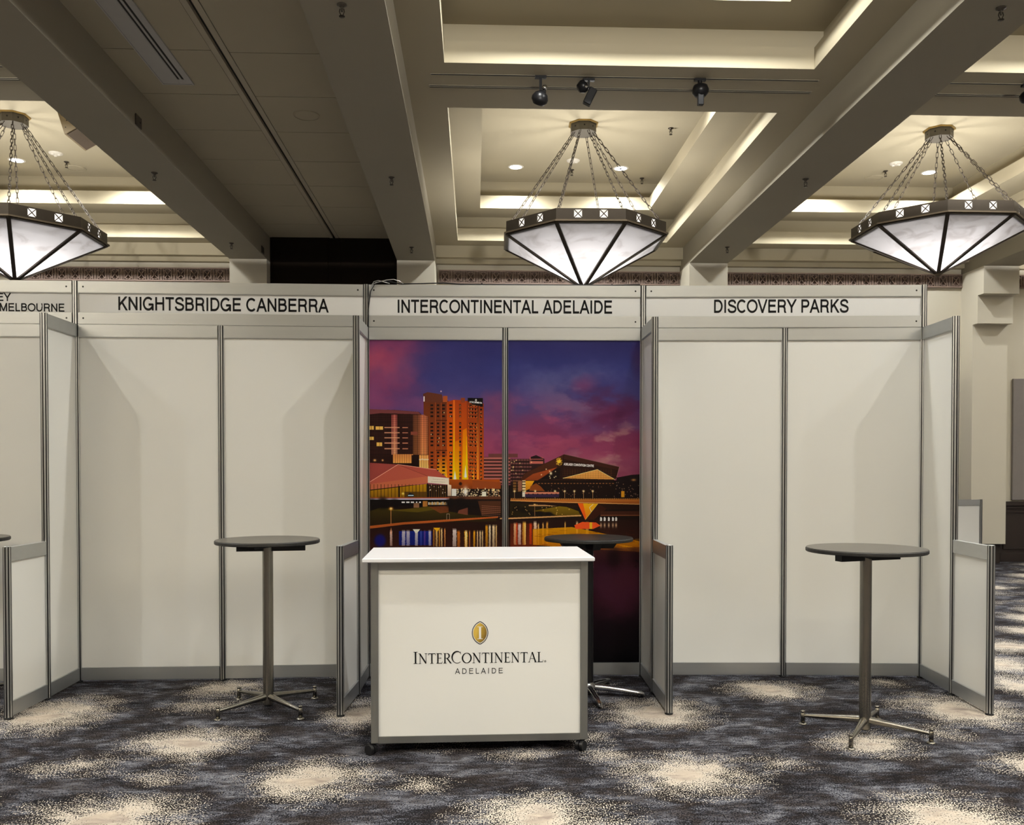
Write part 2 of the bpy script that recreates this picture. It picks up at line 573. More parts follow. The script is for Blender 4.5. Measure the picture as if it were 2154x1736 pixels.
def clip_band(q):
    """clip a convex polygon to the band between baseline and cap height"""
    for lim, sgn in ((-.018, 1), (1.018, -1)):
        out = []
        for i, a in enumerate(q):
            b = q[(i + 1) % len(q)]
            fa, fb = (a[1] - lim) * sgn, (b[1] - lim) * sgn
            if fa >= 0:
                out.append(a)
            if fa * fb < 0:
                t = fa / (fa - fb)
                out.append((a[0] + (b[0] - a[0]) * t, a[1] + (b[1] - a[1]) * t))
        q = out
        if len(q) < 3:
            return []
    return q


def extend_ends(p):
    """run slanted stroke ends past the baseline or cap line, to be cut off level"""
    p = list(p)
    for i, j in ((0, 1), (-1, -2)):
        (x0, y0), (x1, y1) = p[i], p[j]
        dx, dy = x0 - x1, y0 - y1
        if (y0 <= .02 and dy < 0) or (y0 >= .97 and dy > 0):
            l = math.hypot(dx, dy)
            if abs(dx) / l > .08 and abs(dy) / l > .5:
                p[i] = (x0 + dx / l * .10, y0 + dy / l * .10)
    return p


def text_quads(text, font, w=0.155, track=0.0, scales=None):
    """list of 2-D quads and the total advance (cap height 1)"""
    x, out = 0.0, []
    for k, ch in enumerate(text):
        s = scales[k] if scales else 1.0
        adv, strokes = font[ch]
        for st in strokes:
            path, ww = (extend_ends(st), w) if font is SANS else st
            for q in stroke_quads(path, ww):
                q = clip_band([(p[0], p[1]) for p in q]) if font is SANS else q
                if q:
                    out.append([(x + p[0] * s, p[1] * s) for p in q])
        x += adv * s + track
    return out, x


def text_words(text, font, w=0.155, track=0.0):
    """the same layout as text_quads, one list of quads per word"""
    x, out = 0.0, [[]]
    for ch in text:
        if ch == ' ':
            out.append([])
        q, a = text_quads(ch, font, w, track)
        out[-1] += [[(x + p[0], p[1]) for p in k] for k in q]
        x += a
    return out, x


def lettering(mb, quads, x0, z0, sx, sz, y):
    """quads onto a vertical face looking towards -Y (x to the right, z up)"""
    for q in quads:
        pts = [(x0 + a * sx, y, z0 + b * sz) for a, b in q]
        n = (Vector(pts[1]) - Vector(pts[0])).cross(Vector(pts[2]) - Vector(pts[0]))
        mb.add(pts if n.y < 0 else pts[::-1], [tuple(range(len(pts)))])
    return mb

# ------------------------------------------------------------------ floor
# tufted carpet: the pale medallions are given as a field over the floor grid, the speckle of the pile by noise
BLOBS = [(-2.57, 5.63, .42, .46, 1), (-1.71, 6.26, .30, .30, .9), (-1.56, 5.0, .38, .34, 1), (-0.79, 4.4, .36, .34, 1), (-1.60, 3.92, .44, .36, 1),
         (-1.99, 4.65, .32, .2, .55), (-0.71, 5.56, .24, .40, 1), (1.12, 5.52, .38, .42, 1), (1.04, 4.4, .38, .36, 1), (0.3, 3.86, .42, .34, 1),
         (1.99, 6.08, .36, .32, .95), (2.15, 4.86, .30, .28, .95), (3.02, 5.53, .42, .44, 1), (2.04, 3.76, .40, .38, 1), (2.79, 4.42, .24, .26, .95),
         (3.76, 6.14, .26, .36, 1), (1.55, 4.55, .22, .16, .6), (0.25, 4.74, .24, .16, .6), (0.69, 4.69, .22, .16, .62), (-0.27, 4.32, .24, .16, .6),
         (-1.53, 4.43, .24, .14, .6), (-1.74, 5.78, .3, .2, .62), (-.15, 4.98, .2, .2, .5), (0.62, 5.0, .2, .18, .5), (2.6, 5.05, .24, .2, .55), (-2.4, 4.2, .3, .2, .5),
         (0.1, 6.2, .36, .3, .9), (-0.1, 5.4, .3, .3, .7), (-3.5, 6.2, .36, .3, .9), (-3.4, 5.0, .4, .34, 1), (2.85, 6.25, .22, .2, .55), (0.75, 6.22, .3, .2, .6)]
rnd = random.Random(3)
for r_ in range(0, 12):
    for c_ in range(-12, 14):
        x = c_ * 1.02 + (r_ % 2) * .51 + rnd.uniform(-.15, .15)
        y = 6.9 + r_ * .62 + rnd.uniform(-.12, .12)
        BLOBS.append((x, y, .36 + rnd.uniform(-.06, .08), .30 + rnd.uniform(-.05, .08), 1 if (r_ + c_) % 3 else .6))
for r_ in range(0, 16):
    for c_ in range(-12, 13):
        x = c_ * 1.02 + (r_ % 2) * .51
        y = 2.9 - r_ * .62
        if y > -6:
            BLOBS.append((x, y, .38, .34, 1 if (r_ + c_) % 3 else .6))


def axis(lo, a, b, hi, fine, coarse):
    return np.concatenate([np.arange(lo, a, coarse), np.arange(a, b, fine), np.arange(b, hi, coarse), [hi]])


gx = axis(-12.5, -4.2, 5.0, 12.5, .05, .16)
gy = axis(-6.0, 3.4, 7.0, 14.3, .05, .13)
GX, GY = np.meshgrid(gx, gy, indexing='ij')
field = np.zeros_like(GX)
for (bx, by, rx, ry, k) in BLOBS:
    d = np.sqrt(((GX - bx) / (rx * .96)) ** 2 + ((GY - by) / ry) ** 2)
    field = np.maximum(field, k * np.clip(1.28 - d, 0, 1.28) / 1.28)
nx, ny = GX.shape
fv = np.stack([GX.ravel(), GY.ravel(), np.zeros(GX.size)], 1)
ii, jj = np.meshgrid(np.arange(nx - 1), np.arange(ny - 1), indexing='ij')
q0 = (ii * ny + jj).ravel()
fq = np.stack([q0, q0 + ny, q0 + ny + 1, q0 + 1], 1)
fm = bpy.data.meshes.new('floor')
fm.vertices.add(len(fv))
fm.vertices.foreach_set('co', fv.ravel())
fm.loops.add(fq.size)
fm.loops.foreach_set('vertex_index', fq.ravel().astype(np.int32))
fm.polygons.add(len(fq))
fm.polygons.foreach_set('loop_start', np.arange(0, fq.size, 4, dtype=np.int32))
fm.update(calc_edges=True)
at = fm.attributes.new('medallion', 'FLOAT', 'POINT')
at.data.foreach_set('value', field.ravel().astype(np.float32))


def carpet():
    m, nt, b = new_mat('tufted_carpet')
    L, N = nt.links.new, nt.nodes.new
    tc = N('ShaderNodeTexCoord')
    att = N('ShaderNodeAttribute')
    att.attribute_name = 'medallion'

    def noise(scale, detail, st=(1, 1, 1), rough=0.5, dist=0.0):
        mp = N('ShaderNodeMapping')
        mp.inputs['Scale'].default_value = st
        L(tc.outputs['Object'], mp.inputs['Vector'])
        n = N('ShaderNodeTexNoise')
        n.inputs['Scale'].default_value = scale
        n.inputs['Detail'].default_value = detail
        n.inputs['Roughness'].default_value = rough
        n.inputs['Distortion'].default_value = dist
        L(mp.outputs[0], n.inputs['Vector'])
        return n.outputs['Fac']

    def math_(op, a, c):
        k = N('ShaderNodeMath')
        k.operation = op
        for s, val in ((0, a), (1, c)):
            if isinstance(val, (int, float)):
                k.inputs[s].default_value = val
            else:
                L(val, k.inputs[s])
        return k.outputs[0]

    def ramp(fac, stops):
        r = N('ShaderNodeValToRGB')
        e = r.color_ramp.elements
        while len(e) < len(stops):
            e.new(0.5)
        for el, (p, c) in zip(e, stops):
            el.position = p
            el.color = (*c, 1)
        L(fac, r.inputs['Fac'])
        return r.outputs['Color']

    def mix(fac, a, c):
        k = N('ShaderNodeMix')
        k.data_type = 'RGBA'
        L(fac, k.inputs['Factor'])
        L(a, k.inputs['A'])
        L(c, k.inputs['B'])
        return k.outputs['Result']

    speck = noise(145, 1.0, (1, .72, 1), .4)                  # single tufts
    cloud = noise(3.0, 5.0, (1, 1.5, 1), .6, .6)
    patch = noise(5.2, 4.0, (1, 1.7, 1), .55, .8)
    streaks = noise(13, 3.0, (1, 2.6, 1), .6, .4)
    s_c = math_('ADD', math_('ADD', math_('MULTIPLY', math_('SUBTRACT', speck, .5), 1.6), math_('MULTIPLY', math_('SUBTRACT', streaks, .5), .9)), math_('ADD', math_('MULTIPLY', math_('SUBTRACT', cloud, .5), 1.5), .49))
    ground = ramp(s_c, [(.20, (.005, .004, .005)), (.42, (.013, .013, .017)), (.54, (.042, .044, .058)), (.66, (.100, .106, .132)), (.86, (.20, .205, .23))])
    s_p = math_('ADD', math_('MULTIPLY', math_('SUBTRACT', speck, .5), .9), patch)
    brown = ramp(s_p, [(.50, (0, 0, 0)), (.62, (1, 1, 1))])
    gb = N('ShaderNodeRGBToBW')
    L(brown, gb.inputs[0])
    bcol = ramp(speck, [(.35, (.009, .007, .006)), (.65, (.034, .024, .020))])
    base = mix(math_('MULTIPLY', gb.outputs[0], .75), ground, bcol)
    # medallion: speckled rim, felted centre
    warp = math_('MULTIPLY', math_('SUBTRACT', noise(3.2, 3, (1, 1.2, 1), .6, .6), .5), 1.05)
    warp = math_('ADD', warp, math_('MULTIPLY', math_('SUBTRACT', noise(8.5, 3, (1, 1.3, 1), .6, .8), .5), .62))
    f = math_('ADD', att.outputs['Fac'], warp)
    dens = ramp(f, [(.0, (0, 0, 0)), (.10, (.20, .20, .20)), (.22, (.37, .37, .37)), (.40, (.49, .49, .49)), (.58, (.60, .60, .60)), (.78, (.88, .88, .88))])
    dn = N('ShaderNodeRGBToBW')
    L(dens, dn.inputs[0])
    thr = math_('ADD', dn.outputs[0], math_('MULTIPLY', math_('SUBTRACT', speck, .5), 1.75))
    rim = ramp(thr, [(.55, (0, 0, 0)), (.68, (1, 1, 1))])
    keep = ramp(att.outputs['Fac'], [(.02, (0, 0, 0)), (.12, (1, 1, 1))])
    kb = N('ShaderNodeRGBToBW')
    L(rim, kb.inputs[0])
    kk = N('ShaderNodeRGBToBW')
    L(keep, kk.inputs[0])
    pale = ramp(speck, [(.3, (.36, .315, .265)), (.7, (.62, .565, .49))])
    c1 = mix(math_('MULTIPLY', kb.outputs[0], kk.outputs[0]), base, pale)
    core = ramp(math_('ADD', f, math_('MULTIPLY', math_('SUBTRACT', speck, .5), .45)), [(.72, (0, 0, 0)), (.92, (1, 1, 1))])
    cb = N('ShaderNodeRGBToBW')
    L(core, cb.inputs[0])
    felt = ramp(patch, [(.35, (.28, .235, .205)), (.5, (.42, .36, .30)), (.65, (.55, .475, .39))])
    L(mix(math_('MULTIPLY', cb.outputs[0], kk.outputs[0]), c1, felt), b.inputs['Base Color'])
    b.inputs['Roughness'].default_value = .95
    b.inputs['Specular IOR Level'].default_value = .1
    bp = N('ShaderNodeBump')
    bp.inputs['Strength'].default_value = .5
    bp.inputs['Distance'].default_value = .006
    L(speck, bp.inputs['Height'])
    L(bp.outputs[0], b.inputs['Normal'])
    return m


fm.materials.append(carpet())
floor = bpy.data.objects.new('floor', fm)
floor['kind'] = 'structure'
floor['label'] = 'dark blue and brown carpet with pale speckled medallions'
COL.objects.link(floor)

# ------------------------------------------------------------------ ceiling
ceiling = structure('ceiling', 'cream coffered ceiling with deep beams')
Y_CORNICE = 14.07
for (a, b) in BEAMS:
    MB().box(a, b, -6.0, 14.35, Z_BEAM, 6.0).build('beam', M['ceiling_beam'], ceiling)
sof = MB()
bays = [(-7.53, -3.610), (-0.593, 3.227), (3.808, 7.756)]
for (xa, xb), cx in zip(bays, COFFER_X):
    l, r = cx - COFFER_HALF, cx + COFFER_HALF
    sof.box(xa, l, -6, Y_CORNICE, Z_SOFFIT, 5.10)
    sof.box(r, xb, -6, Y_CORNICE, Z_SOFFIT, 5.10)
    ys = [-6.0] + [y for p in COFFER_Y for y in p] + [Y_CORNICE]
    for k in range(0, len(ys), 2):
        sof.box(l, r, ys[k], ys[k + 1], Z_SOFFIT, 5.10)
sof.box(-12.5, -7.53, -6, 14.35, Z_SOFFIT, 5.10)
sof.box(8.313, 12.5, -6, Y_CORNICE, Z_SOFFIT, 5.10)
sof.build('soffit', M['plaster'], ceiling)


def frame(mb, x0, x1, y0, y1, xi0, xi1, yi0, yi1, z0, z1):
    mb.box(x0, xi0, y0, y1, z0, z1)
    mb.box(xi1, x1, y0, y1, z0, z1)
    mb.box(xi0, xi1, y0, yi0, z0, z1)
    mb.box(xi0, xi1, yi1, y1, z0, z1)


for cx in COFFER_X:
    for (y0, y1) in COFFER_Y:
        l, r = cx - COFFER_HALF, cx + COFFER_HALF
        e = MB()
        frame(e, l - .20, r + .20, y0 - .20, y1 + .20, l - .13, r + .13, y0 - .13, y1 + .13, 5.10, Z_TIER + .05)    # cove back
        frame(e, l - .20, r + .20, y0 - .20, y1 + .20, l + .335, r - .335, y0 + .36, y1 - .36, Z_TIER, 5.485)       # second tier
        frame(e, l + .05, r - .05, y0 + .08, y1 - .08, l + .12, r - .12, y0 + .15, y1 - .15, 5.485, Z_TOP)          # upper cove back
        e.box(l + .05, r - .05, y0 + .08, y1 - .08, Z_TOP, Z_TOP + .08)
        e.build('coffer', M['plaster'], ceiling)

# narrow bay: lay-in boards either side of a partition track
yj = [5.91 + .9 * k for k in range(9)] + [13.86]
left_tiles = [(yj[k], yj[k + 1]) for k in range(len(yj) - 1)]
for (a, b) in left_tiles:
    MB().box(-3.067, -2.184, a + .0055, b - .0055, Z_TILE, Z_TILE + .03).build('ceiling_tile', M['tile'], ceiling)
    MB().box(-2.036, -1.154, a + .0355, b + .0245, Z_TILE, Z_TILE + .03).build('ceiling_tile', M['tile'], ceiling)
MB().box(-3.067, -2.18, -6, 5.905, Z_TILE, Z_TILE + .03).box(-2.04, -1.154, -6, 5.935, Z_TILE, Z_TILE + .03).build('plain_boards', M['tile'], ceiling)
MB().box(-2.178, -2.128, -6, 13.86, Z_TILE - .004, Z_TILE + .03).build('track_strip', M['strip'], ceiling)
MB().box(-2.092, -2.042, -6, 13.86, Z_TILE - .004, Z_TILE + .03).build('track_strip', M['strip'], ceiling)
MB().box(-3.067, -1.154, -6, 14.35, Z_TILE + .035, 5.1).build('dark_void', M['dark_gap'], ceiling)

# ------------------------------------------------------------------ back wall
wb = structure('wall_back', 'cream wall with piers, relief frieze and dark wainscot')
MB().box(-12.5, 12.5, 14.30, 14.5, 0, 6.0).build('plaster_wall', M['wall_cream'], wb)
for (xa, xb) in [(-12.5, -3.61), (-0.593, 3.227), (3.808, 7.756), (8.313, 12.5)]:
    MB().box(xa, xb, Y_CORNICE, 14.30, 4.735, 5.1).build('cornice', M['plaster'], wb)
    MB().box(xa, xb, 14.20, 14.30, 4.665, 4.735).build('cornice_step', M['plaster'], wb)


def frieze_mesh(w, h):
    base = MB().box(0, w, .034, .045, 0, h).mesh('frieze_tile', M['frieze'])
    mb = MB()
    for z in (0, h - .020):
        mb.box(0, w, .0, .034, z, z + .020)
    for x in (.003, .029, w - .041, w - .015):
        mb.box(x, x + .012, .0, .034, .020, h - .020)
    mb.box(.0, .045, .006, .034, h / 2 - .006, h / 2 + .006)
    mb.box(w - .045, w, .006, .034, h / 2 - .006, h / 2 + .006)
    a, b, c, d = .054, w - .054, .042, h - .042
    for p, q in (((a, c), (b, d)), ((a, d), (b, c))):
        mb.bar((p[0], .018, p[1]), (q[0], .018, q[1]), .013, .030, (0, 1, 0))
    for z in (c - .012, d):
        mb.box(a, (a + b) / 2 - .006, .006, .034, z, z + .012)
        mb.box((a + b) / 2 + .006, b, .006, .034, z, z + .012)
    for x in (a - .010, b):
        mb.box(x, x + .010, .006, .034, c, d)
    return base, mb.mesh('relief', M['frieze_rib_lit'])


FH = .21
FW = .1985
fz, fzr = frieze_mesh(FW, FH)
for (xa, xb) in [(-7.0, -3.615), (-0.56, 3.225), (3.812, 7.754), (8.317, 10.1)]:
    n = int((xb - xa) / FW)
    st = (xb - xa) / n
    for k in range(n):
        o = inst(fz, 'frieze_tile', wb, (xa + k * st, 14.255, 4.372))
        o.scale = (st / FW * .995, 1, 1)
        inst(fzr, 'relief', o)

# piers under the beams: three steps, each set back from the one above
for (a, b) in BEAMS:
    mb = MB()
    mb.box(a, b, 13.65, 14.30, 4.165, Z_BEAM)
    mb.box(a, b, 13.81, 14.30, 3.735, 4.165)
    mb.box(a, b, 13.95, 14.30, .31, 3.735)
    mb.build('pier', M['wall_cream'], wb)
    MB().box(a + .03, b - .03, 14.05, 14.30, 0, .31).build('pier_plinth', M['wainscot'], wb)
# dark folding partition closing the narrow bay
for k, (xa, xb) in enumerate([(-3.067, -3.035), (-3.031, -2.205), (-2.201, -2.015), (-2.011, -1.20), (-1.196, -1.154)]):
    MB().box(xa, xb, 13.87, 13.93, 0, Z_TILE).build('partition_panel', M['dark_panel'], wb)
# grey fabric panels and dark wainscot between the piers
for (xa, xb) in [(-7.4, -3.7), (-0.5, 3.14), (3.9, 7.67), (8.60, 12.3)]:
    MB().bbox(xa, xb, 14.255, 14.30, .985, 2.93, .008).build('fabric_panel', M['grey_fabric'], wb)
    MB().box(xa - .2, xb + .1, 14.27, 14.30, .0, .90).build('wainscot', M['wainscot'], wb)
    mb = MB()
    mb.box(xa - .2, xb + .1, 14.235, 14.27, .90, .965)
    mb.box(xa - .2, xb + .1, 14.25, 14.27, .855, .885)
    mb.build('dado_rail', M['wainscot'], wb)
    MB().box(xa - .2, xb + .1, 14.24, 14.27, 0, .14).build('plinth_board', M['wainscot'], wb)
    n = max(1, int((xb - xa) / .62))
    for k in range(n):
        x0 = xa - .14 + k * (xb - xa + .2) / n
        x1 = x0 + (xb - xa + .2) / n - .08
        mb = MB()
        frame(mb, x0, x1, 0, .018, x0 + .022, x1 - .022, 0, 0, 0, 0)
        mb = MB()
        for (p, q, r_, s) in ((x0, x1, .20, .222), (x0, x1, .788, .81), (x0, x0 + .022, .222, .788), (x1 - .022, x1, .222, .788)):
            mb.box(p, q, 14.252, 14.27, r_, s)
        mb.build('panel_moulding', M['wainscot'], wb)
# remaining walls of the hall, outside the frame
for nm, bx in (('wall_left', (-12.7, -12.5, -6.2, 14.5)), ('wall_right', (12.5, 12.7, -6.2, 14.5)), ('wall_front', (-12.5, 12.5, -6.2, -6.0))):
    w = MB().box(*bx, 0, 6.0).build(nm, M['grey_fabric'])
    w['kind'] = 'structure'

# ------------------------------------------------------------------ ceiling fittings


def downlight(loc, label, lit=True):
    t = thing('downlight', label, 'downlight', loc, 0, 'lit downlights in the coffers')
    MB().lathe([(.086, 0), (.086, -.006), (.108, -.004), (.112, 0)], 28).build('trim_ring', M['white_paint'], t)
    MB().lathe([(0, -.0035), (.086, -.0035)], 28).build('lens', M['lens'], t)
    lamp('SPOT', 'downlight_lamp', (0, 0, -.03), DOWNLIGHT_W, DL_COLOR, .05, t, SPOT_CONE, .6)
    return t


for cx, words in zip(COFFER_X, (('behind the chains of the left chandelier', 'peeping past the beam right of the left chandelier'),
                                ('left of the middle chandelier chains', 'right of the middle chandelier chains'),
                                ('hidden behind the right beam', 'behind the chains of the right chandelier'))):
    for dx, wd in zip((-.745, .745), words):
        if wd.startswith('hidden'):
            lamp('SPOT', 'ceiling_lamp', (cx + dx, 12.93, Z_TOP - .03), DOWNLIGHT_W, DL_COLOR, .05, None, SPOT_CONE, .6)
            continue
        downlight((cx + dx, 12.93, Z_TOP), 'bright round downlight in the coffer ' + wd)


def spr_parts(t):
    MB().lathe([(.0, -.002), (.034, -.002), (.034, -.006), (.020, -.012), (.016, -.02), (0, -.02)][::-1], 14).build('escutcheon', M['sprinkler'], t)
    mb = MB().cyl((0, 0, -.015), (0, 0, -.05), .009, .006, 8)
    mb.tube([(-.012, 0, -.03), (-.017, 0, -.05), (-.004, 0, -.078)], .0035, 5)
    mb.tube([(.012, 0, -.03), (.017, 0, -.05), (.004, 0, -.078)], .0035, 5)
    mb.build('frame', M['sprinkler'], t)
    MB().lathe([(0, -.084), (.019, -.084), (.021, -.080), (0, -.078)], 12).build('deflector', M['sprinkler'], t)


SPR = [(-3.34, 9.718, Z_BEAM, 'on the left beam, the nearer one'), (-3.33, 12.693, Z_BEAM, 'on the left beam near its column'),
       (-.881, 6.16, Z_BEAM, 'on the middle beam at the top edge of the picture'), (-.88, 9.77, Z_BEAM, 'halfway along the middle beam'),
       (-.88, 12.83, Z_BEAM, 'on the middle beam near its column'), (3.524, 6.026, Z_BEAM, 'on the right beam at the top right corner'),
       (3.528, 9.647, Z_BEAM, 'halfway along the right beam'), (3.52, 12.642, Z_BEAM, 'on the right beam near its column'),
       (2.45, 11.383, Z_TOP, 'in the middle coffer, right of the chandelier canopy'), (1.382, 13.013, Z_TOP, 'in the middle coffer behind the chandelier chains'),
       (-5.658, 12.968, Z_TOP, 'in the left coffer beside the chains'), (5.87, 12.885, Z_TOP, 'in the right coffer left of the chains'),
       (2.45, 13.35, Z_TOP, 'in the far right corner of the middle coffer')]
spr0 = None
for (x, y, z, w) in SPR:
    lb = 'small dark brass fire sprinkler ' + w
    if spr0 is None:
        spr0 = thing('fire_sprinkler', lb, 'sprinkler', (x, y, z), 0, 'fire sprinklers on the ceiling')
        spr_parts(spr0)
    else:
        copy_thing(spr0, (x, y, z), lb)

for (x, y, w) in [(-5.646, 12.62, 'in the left coffer'), (1.361, 12.63, 'in the middle coffer'), (5.869, 12.56, 'in the right coffer')]:
    t = thing('smoke_detector', 'round white smoke detector ' + w, 'smoke detector', (x, y, Z_TOP), 0, 'smoke detectors in the coffers')
    MB().lathe([(0, -.022), (.065, -.020), (.088, -.010), (.092, 0)], 20).build('base', M['white_paint'], t)
    mb = MB()
    for k in range(3):
        a = k * 2.1
        mb.lathe([(0, -.034), (.018, -.032), (.026, -.018)], 10, (.045 * math.cos(a), .045 * math.sin(a), 0))
    mb.build('sensor_dome', M['white_paint'], t)
for (x, y, z, w, mm) in [(-5.638, 13.24, Z_TOP, 'in the left coffer', 'plaster'), (5.84, 13.2, Z_TOP, 'in the right coffer', 'plaster'), (-1.647, 9.08, Z_TILE, 'in the tiled bay', 'tile')]:
    t = thing('ceiling_speaker', 'faint flush round speaker grille ' + w, 'speaker', (x, y, z), 0, 'flush ceiling speakers')
    MB().lathe([(0, -.006), (.10, -.006), (.118, -.004), (.122, 0)], 26).build('grille', M[mm], t)
    MB().lathe([(.119, -.003), (.119, -.009), (.128, -.008), (.13, 0)], 26).build('rim', M[mm], t)

# slim linear air diffuser in the tiled bay
t = thing('air_diffuser', 'long grey linear air diffuser with two dark slots in the tiled bay', 'air vent', (-2.66, 8.37, Z_TILE))
mb = MB()
mb.bbox(-.13, .018, -2.9, -.002, -.010, .002, .003)
mb.build('blank_plate', M['vent'], t)
mb = MB()
frame(mb, -.14, .14, -2.95, .01, -.128, .128, -2.9, -.006, -.014, .002)
mb.build('frame', M['vent'], t)
for x in (.036, .074):
    MB().box(x - .010, x + .010, -2.88, -.10, -.0055, -.003).build('slot', M['dark_gap'], t)
mb = MB()
mb.box(.019, .026, -2.9, -.004, -.012, -.003).box(.046, .064, -2.9, -.004, -.012, -.003).box(.084, .128, -2.9, -.004, -.010, -.003).box(.019, .084, -.10, -.004, -.011, -.003)
mb.build('slat', M['vent'], t)

# pair of slim track recesses in each cross soffit, with spotlights hanging from the front one
for (xa, xb, w) in [(-.40, 3.05, 'in the middle bay'), (-7.3, -3.99, 'at the upper left edge'), (4.19, 7.6, 'at the upper right edge')]:
    for (yy, hh, kk) in ((7.985, .020, 'thin front'), (8.235, .046, 'wider rear')):
        t = thing('lighting_track', kk + ' lighting track across the soffit ' + w, 'lighting track', ((xa + xb) / 2, yy, Z_SOFFIT), 0, 'lighting tracks')
        L2 = (xb - xa) / 2 - (.025 if kk[0] == 't' else 0)
        MB().box(-L2, L2, -hh / 2, hh / 2, -.002, .001).build('channel', M['dark_gap'], t)
        mb = MB()
        if kk[0] == 'w':
            mb.box(-L2, L2, -.006, .006, -.004, -.002)
        mb.box(-L2 - .006, L2 + .006, -hh / 2 - .005, -hh / 2, -.0025, 0)
        mb.box(-L2 - .006, L2 + .006, hh / 2, hh / 2 + .005, -.0025, 0)
        mb.box(-L2 - .006, -L2, -hh / 2, hh / 2, -.0025, 0)
        mb.box(L2, L2 + .006, -hh / 2, hh / 2, -.0025, 0)
        mb.build('flange', M['ceiling_beam'], t)


def track_spot(loc, rotz, tilt, style, label):
    t = thing('track_spotlight', label, 'spotlight', loc, rotz, 'track spotlights')
    MB().box(-.05, .05, -.017, .017, -.022, 0).build('adapter', M['black'], t)
    R = Matrix.Translation((0, 0, -.11)) @ Matrix.Rotation(tilt, 4, 'X')
    if style == 'arm':
        MB().box(-.012, .012, -.006, .006, -.15, -.02).build('arm', M['black'], t)
        MB().lathe([(0, -.026), (.018, -.018), (.026, 0), (.018, .018), (0, .026)], 16, (.035, -.012, -.105)).build('tilt_knob', M['chrome'], t)
        m2 = MB(Matrix.Translation((-.01, -.02, -.21)) @ Matrix.Rotation(tilt, 4, 'Y') @ Matrix.Rotation(.5, 4, 'X'))
        m2.lathe([(0, -.045), (.045, -.045), (.072, -.012), (.074, .012), (.055, .05), (.022, .07), (0, .072)], 22)
        m2.build('lamp_head', M['black'], t)
        m3 = MB().bbox(.012, .045, -.024, .004, -.19, -.125, .004)
        m3.build('yoke', M['black'], t)
    elif style == 'box':
        m2 = MB(Matrix.Translation((.02, -.01, -.14)) @ Matrix.Rotation(.45, 4, 'Y'))
        m2.bbox(-.035, .035, -.03, .03, -.10, .05, .006)
        m2.build('driver_box', M['black'], t)
        m3 = MB(Matrix.Translation((-.06, -.03, -.085)) @ Matrix.Rotation(1.1, 4, 'Y'))
        m3.lathe([(0, -.04), (.035, -.04), (.055, 0), (.05, .03), (.02, .045), (0, .045)], 18)
        m3.build('lamp_head', M['black'], t)
        MB().lathe([(0, -.018), (.018, 0), (0, .018)], 12, (-.03, -.07, -.10)).build('tilt_knob', M['chrome'], t)
        MB().box(-.008, .008, -.008, .008, -.09, -.02).build('arm', M['black'], t)
    else:
        MB().cyl((0, 0, -.06), (0, 0, -.02), .02, .02, 12).build('arm', M['black'], t)
        m2 = MB(Matrix.Translation((0, -.02, -.115)) @ Matrix.Rotation(tilt, 4, 'Y'))
        m2.lathe([(0, -.052), (.045, -.048), (.07, -.018), (.074, .01), (.06, .045), (.03, .06), (0, .062)], 24)
        m2.build('lamp_head', M['black'], t)
        m3 = MB(Matrix.Translation((-.005, -.045, -.15)) @ Matrix.Rotation(tilt, 4, 'Y'))
        m3.bbox(-.026, .026, -.02, .02, -.10, 0, .005)
        m3.build('driver_box', M['black'], t)


track_spot((.575, 7.985, Z_SOFFIT), 0, .35, 'arm', 'black track spotlight with a shiny tilt knob, leftmost of the three')
track_spot((1.0, 8.02, Z_SOFFIT), 0, .3, 'box', 'black track spotlight with an angled box body, middle of the three')
track_spot((1.975, 7.985, Z_SOFFIT), 0, 0, 'ball', 'black rounded track spotlight hanging straight, rightmost of the three')
track_spot((4.915, 7.985, Z_SOFFIT), 0, -.55, 'ball', 'black tilted track spotlight cut by the right picture edge')

# loudspeaker hung inside the left coffer
t = thing('loudspeaker', 'tan wedge loudspeaker hanging tilted inside the left coffer', 'speaker', (-4.60, 10.5, 5.25))
A, Bv = Vector((-.51, 0, .86)), Vector((.87, 0, .50))
p = [Vector((0, 0, 0)), Bv * .27, Bv * .24 + A * .24, Bv * .07 + A * .29]
mb = MB()
mb.add([q for q in p] + [q + Vector((0, .55, 0)) for q in p], [(0, 1, 2, 3), (7, 6, 5, 4), (0, 4, 5, 1), (1, 5, 6, 2), (2, 6, 7, 3), (3, 7, 4, 0)])
mb.build('cabinet', M['speaker'], t)
mb = MB()
e0, e1 = Bv * .02 - A * .006, Bv * .26 - A * .006
mb.add([e0 + Vector((0, .02, 0)), e1 + Vector((0, .02, 0)), e1 + Vector((0, .53, 0)), e0 + Vector((0, .53, 0)),
        e0 + A * .005 + Vector((0, .02, 0)), e1 + A * .005 + Vector((0, .02, 0)), e1 + A * .005 + Vector((0, .53, 0)), e0 + A * .005 + Vector((0, .53, 0))],
       [(0, 1, 2, 3), (7, 6, 5, 4), (0, 4, 5, 1), (1, 5, 6, 2), (2, 6, 7, 3), (3, 7, 4, 0)])
mb.build('grille', M['speaker_grille'], t)
for q in (Bv * .10 + A * .12, Bv * .05 + A * .06, Bv * .08 + A * .2, Bv * .2 + A * .1):
    MB().cyl(q + Vector((0, -.003, 0)), q + Vector((0, .002, 0)), .007, .007, 8).build('screw', M['plate'], t)
for y in (.1, .45):
    MB().bar((.10, y, .26), (.10, y, .49), .03, .006).build('bracket', M['speaker'], t)

for (y, z, w) in ((8.5, 4.66, 'halfway along the left beam'), (13.37, 4.65, 'at the column end of the left beam')):
    t = thing('junction_plate', 'small dark square plate on the side ' + w, 'wall plate', (-3.067, y, z))
    MB().bbox(0, .012, -.07, .07, -.05, .05, .003).build('cover', M['plate'], t)
    MB().cyl((.011, .03, 0), (.015, .03, 0), .008, .008, 8).build('screw', M['black'], t)

# ------------------------------------------------------------------ chandeliers


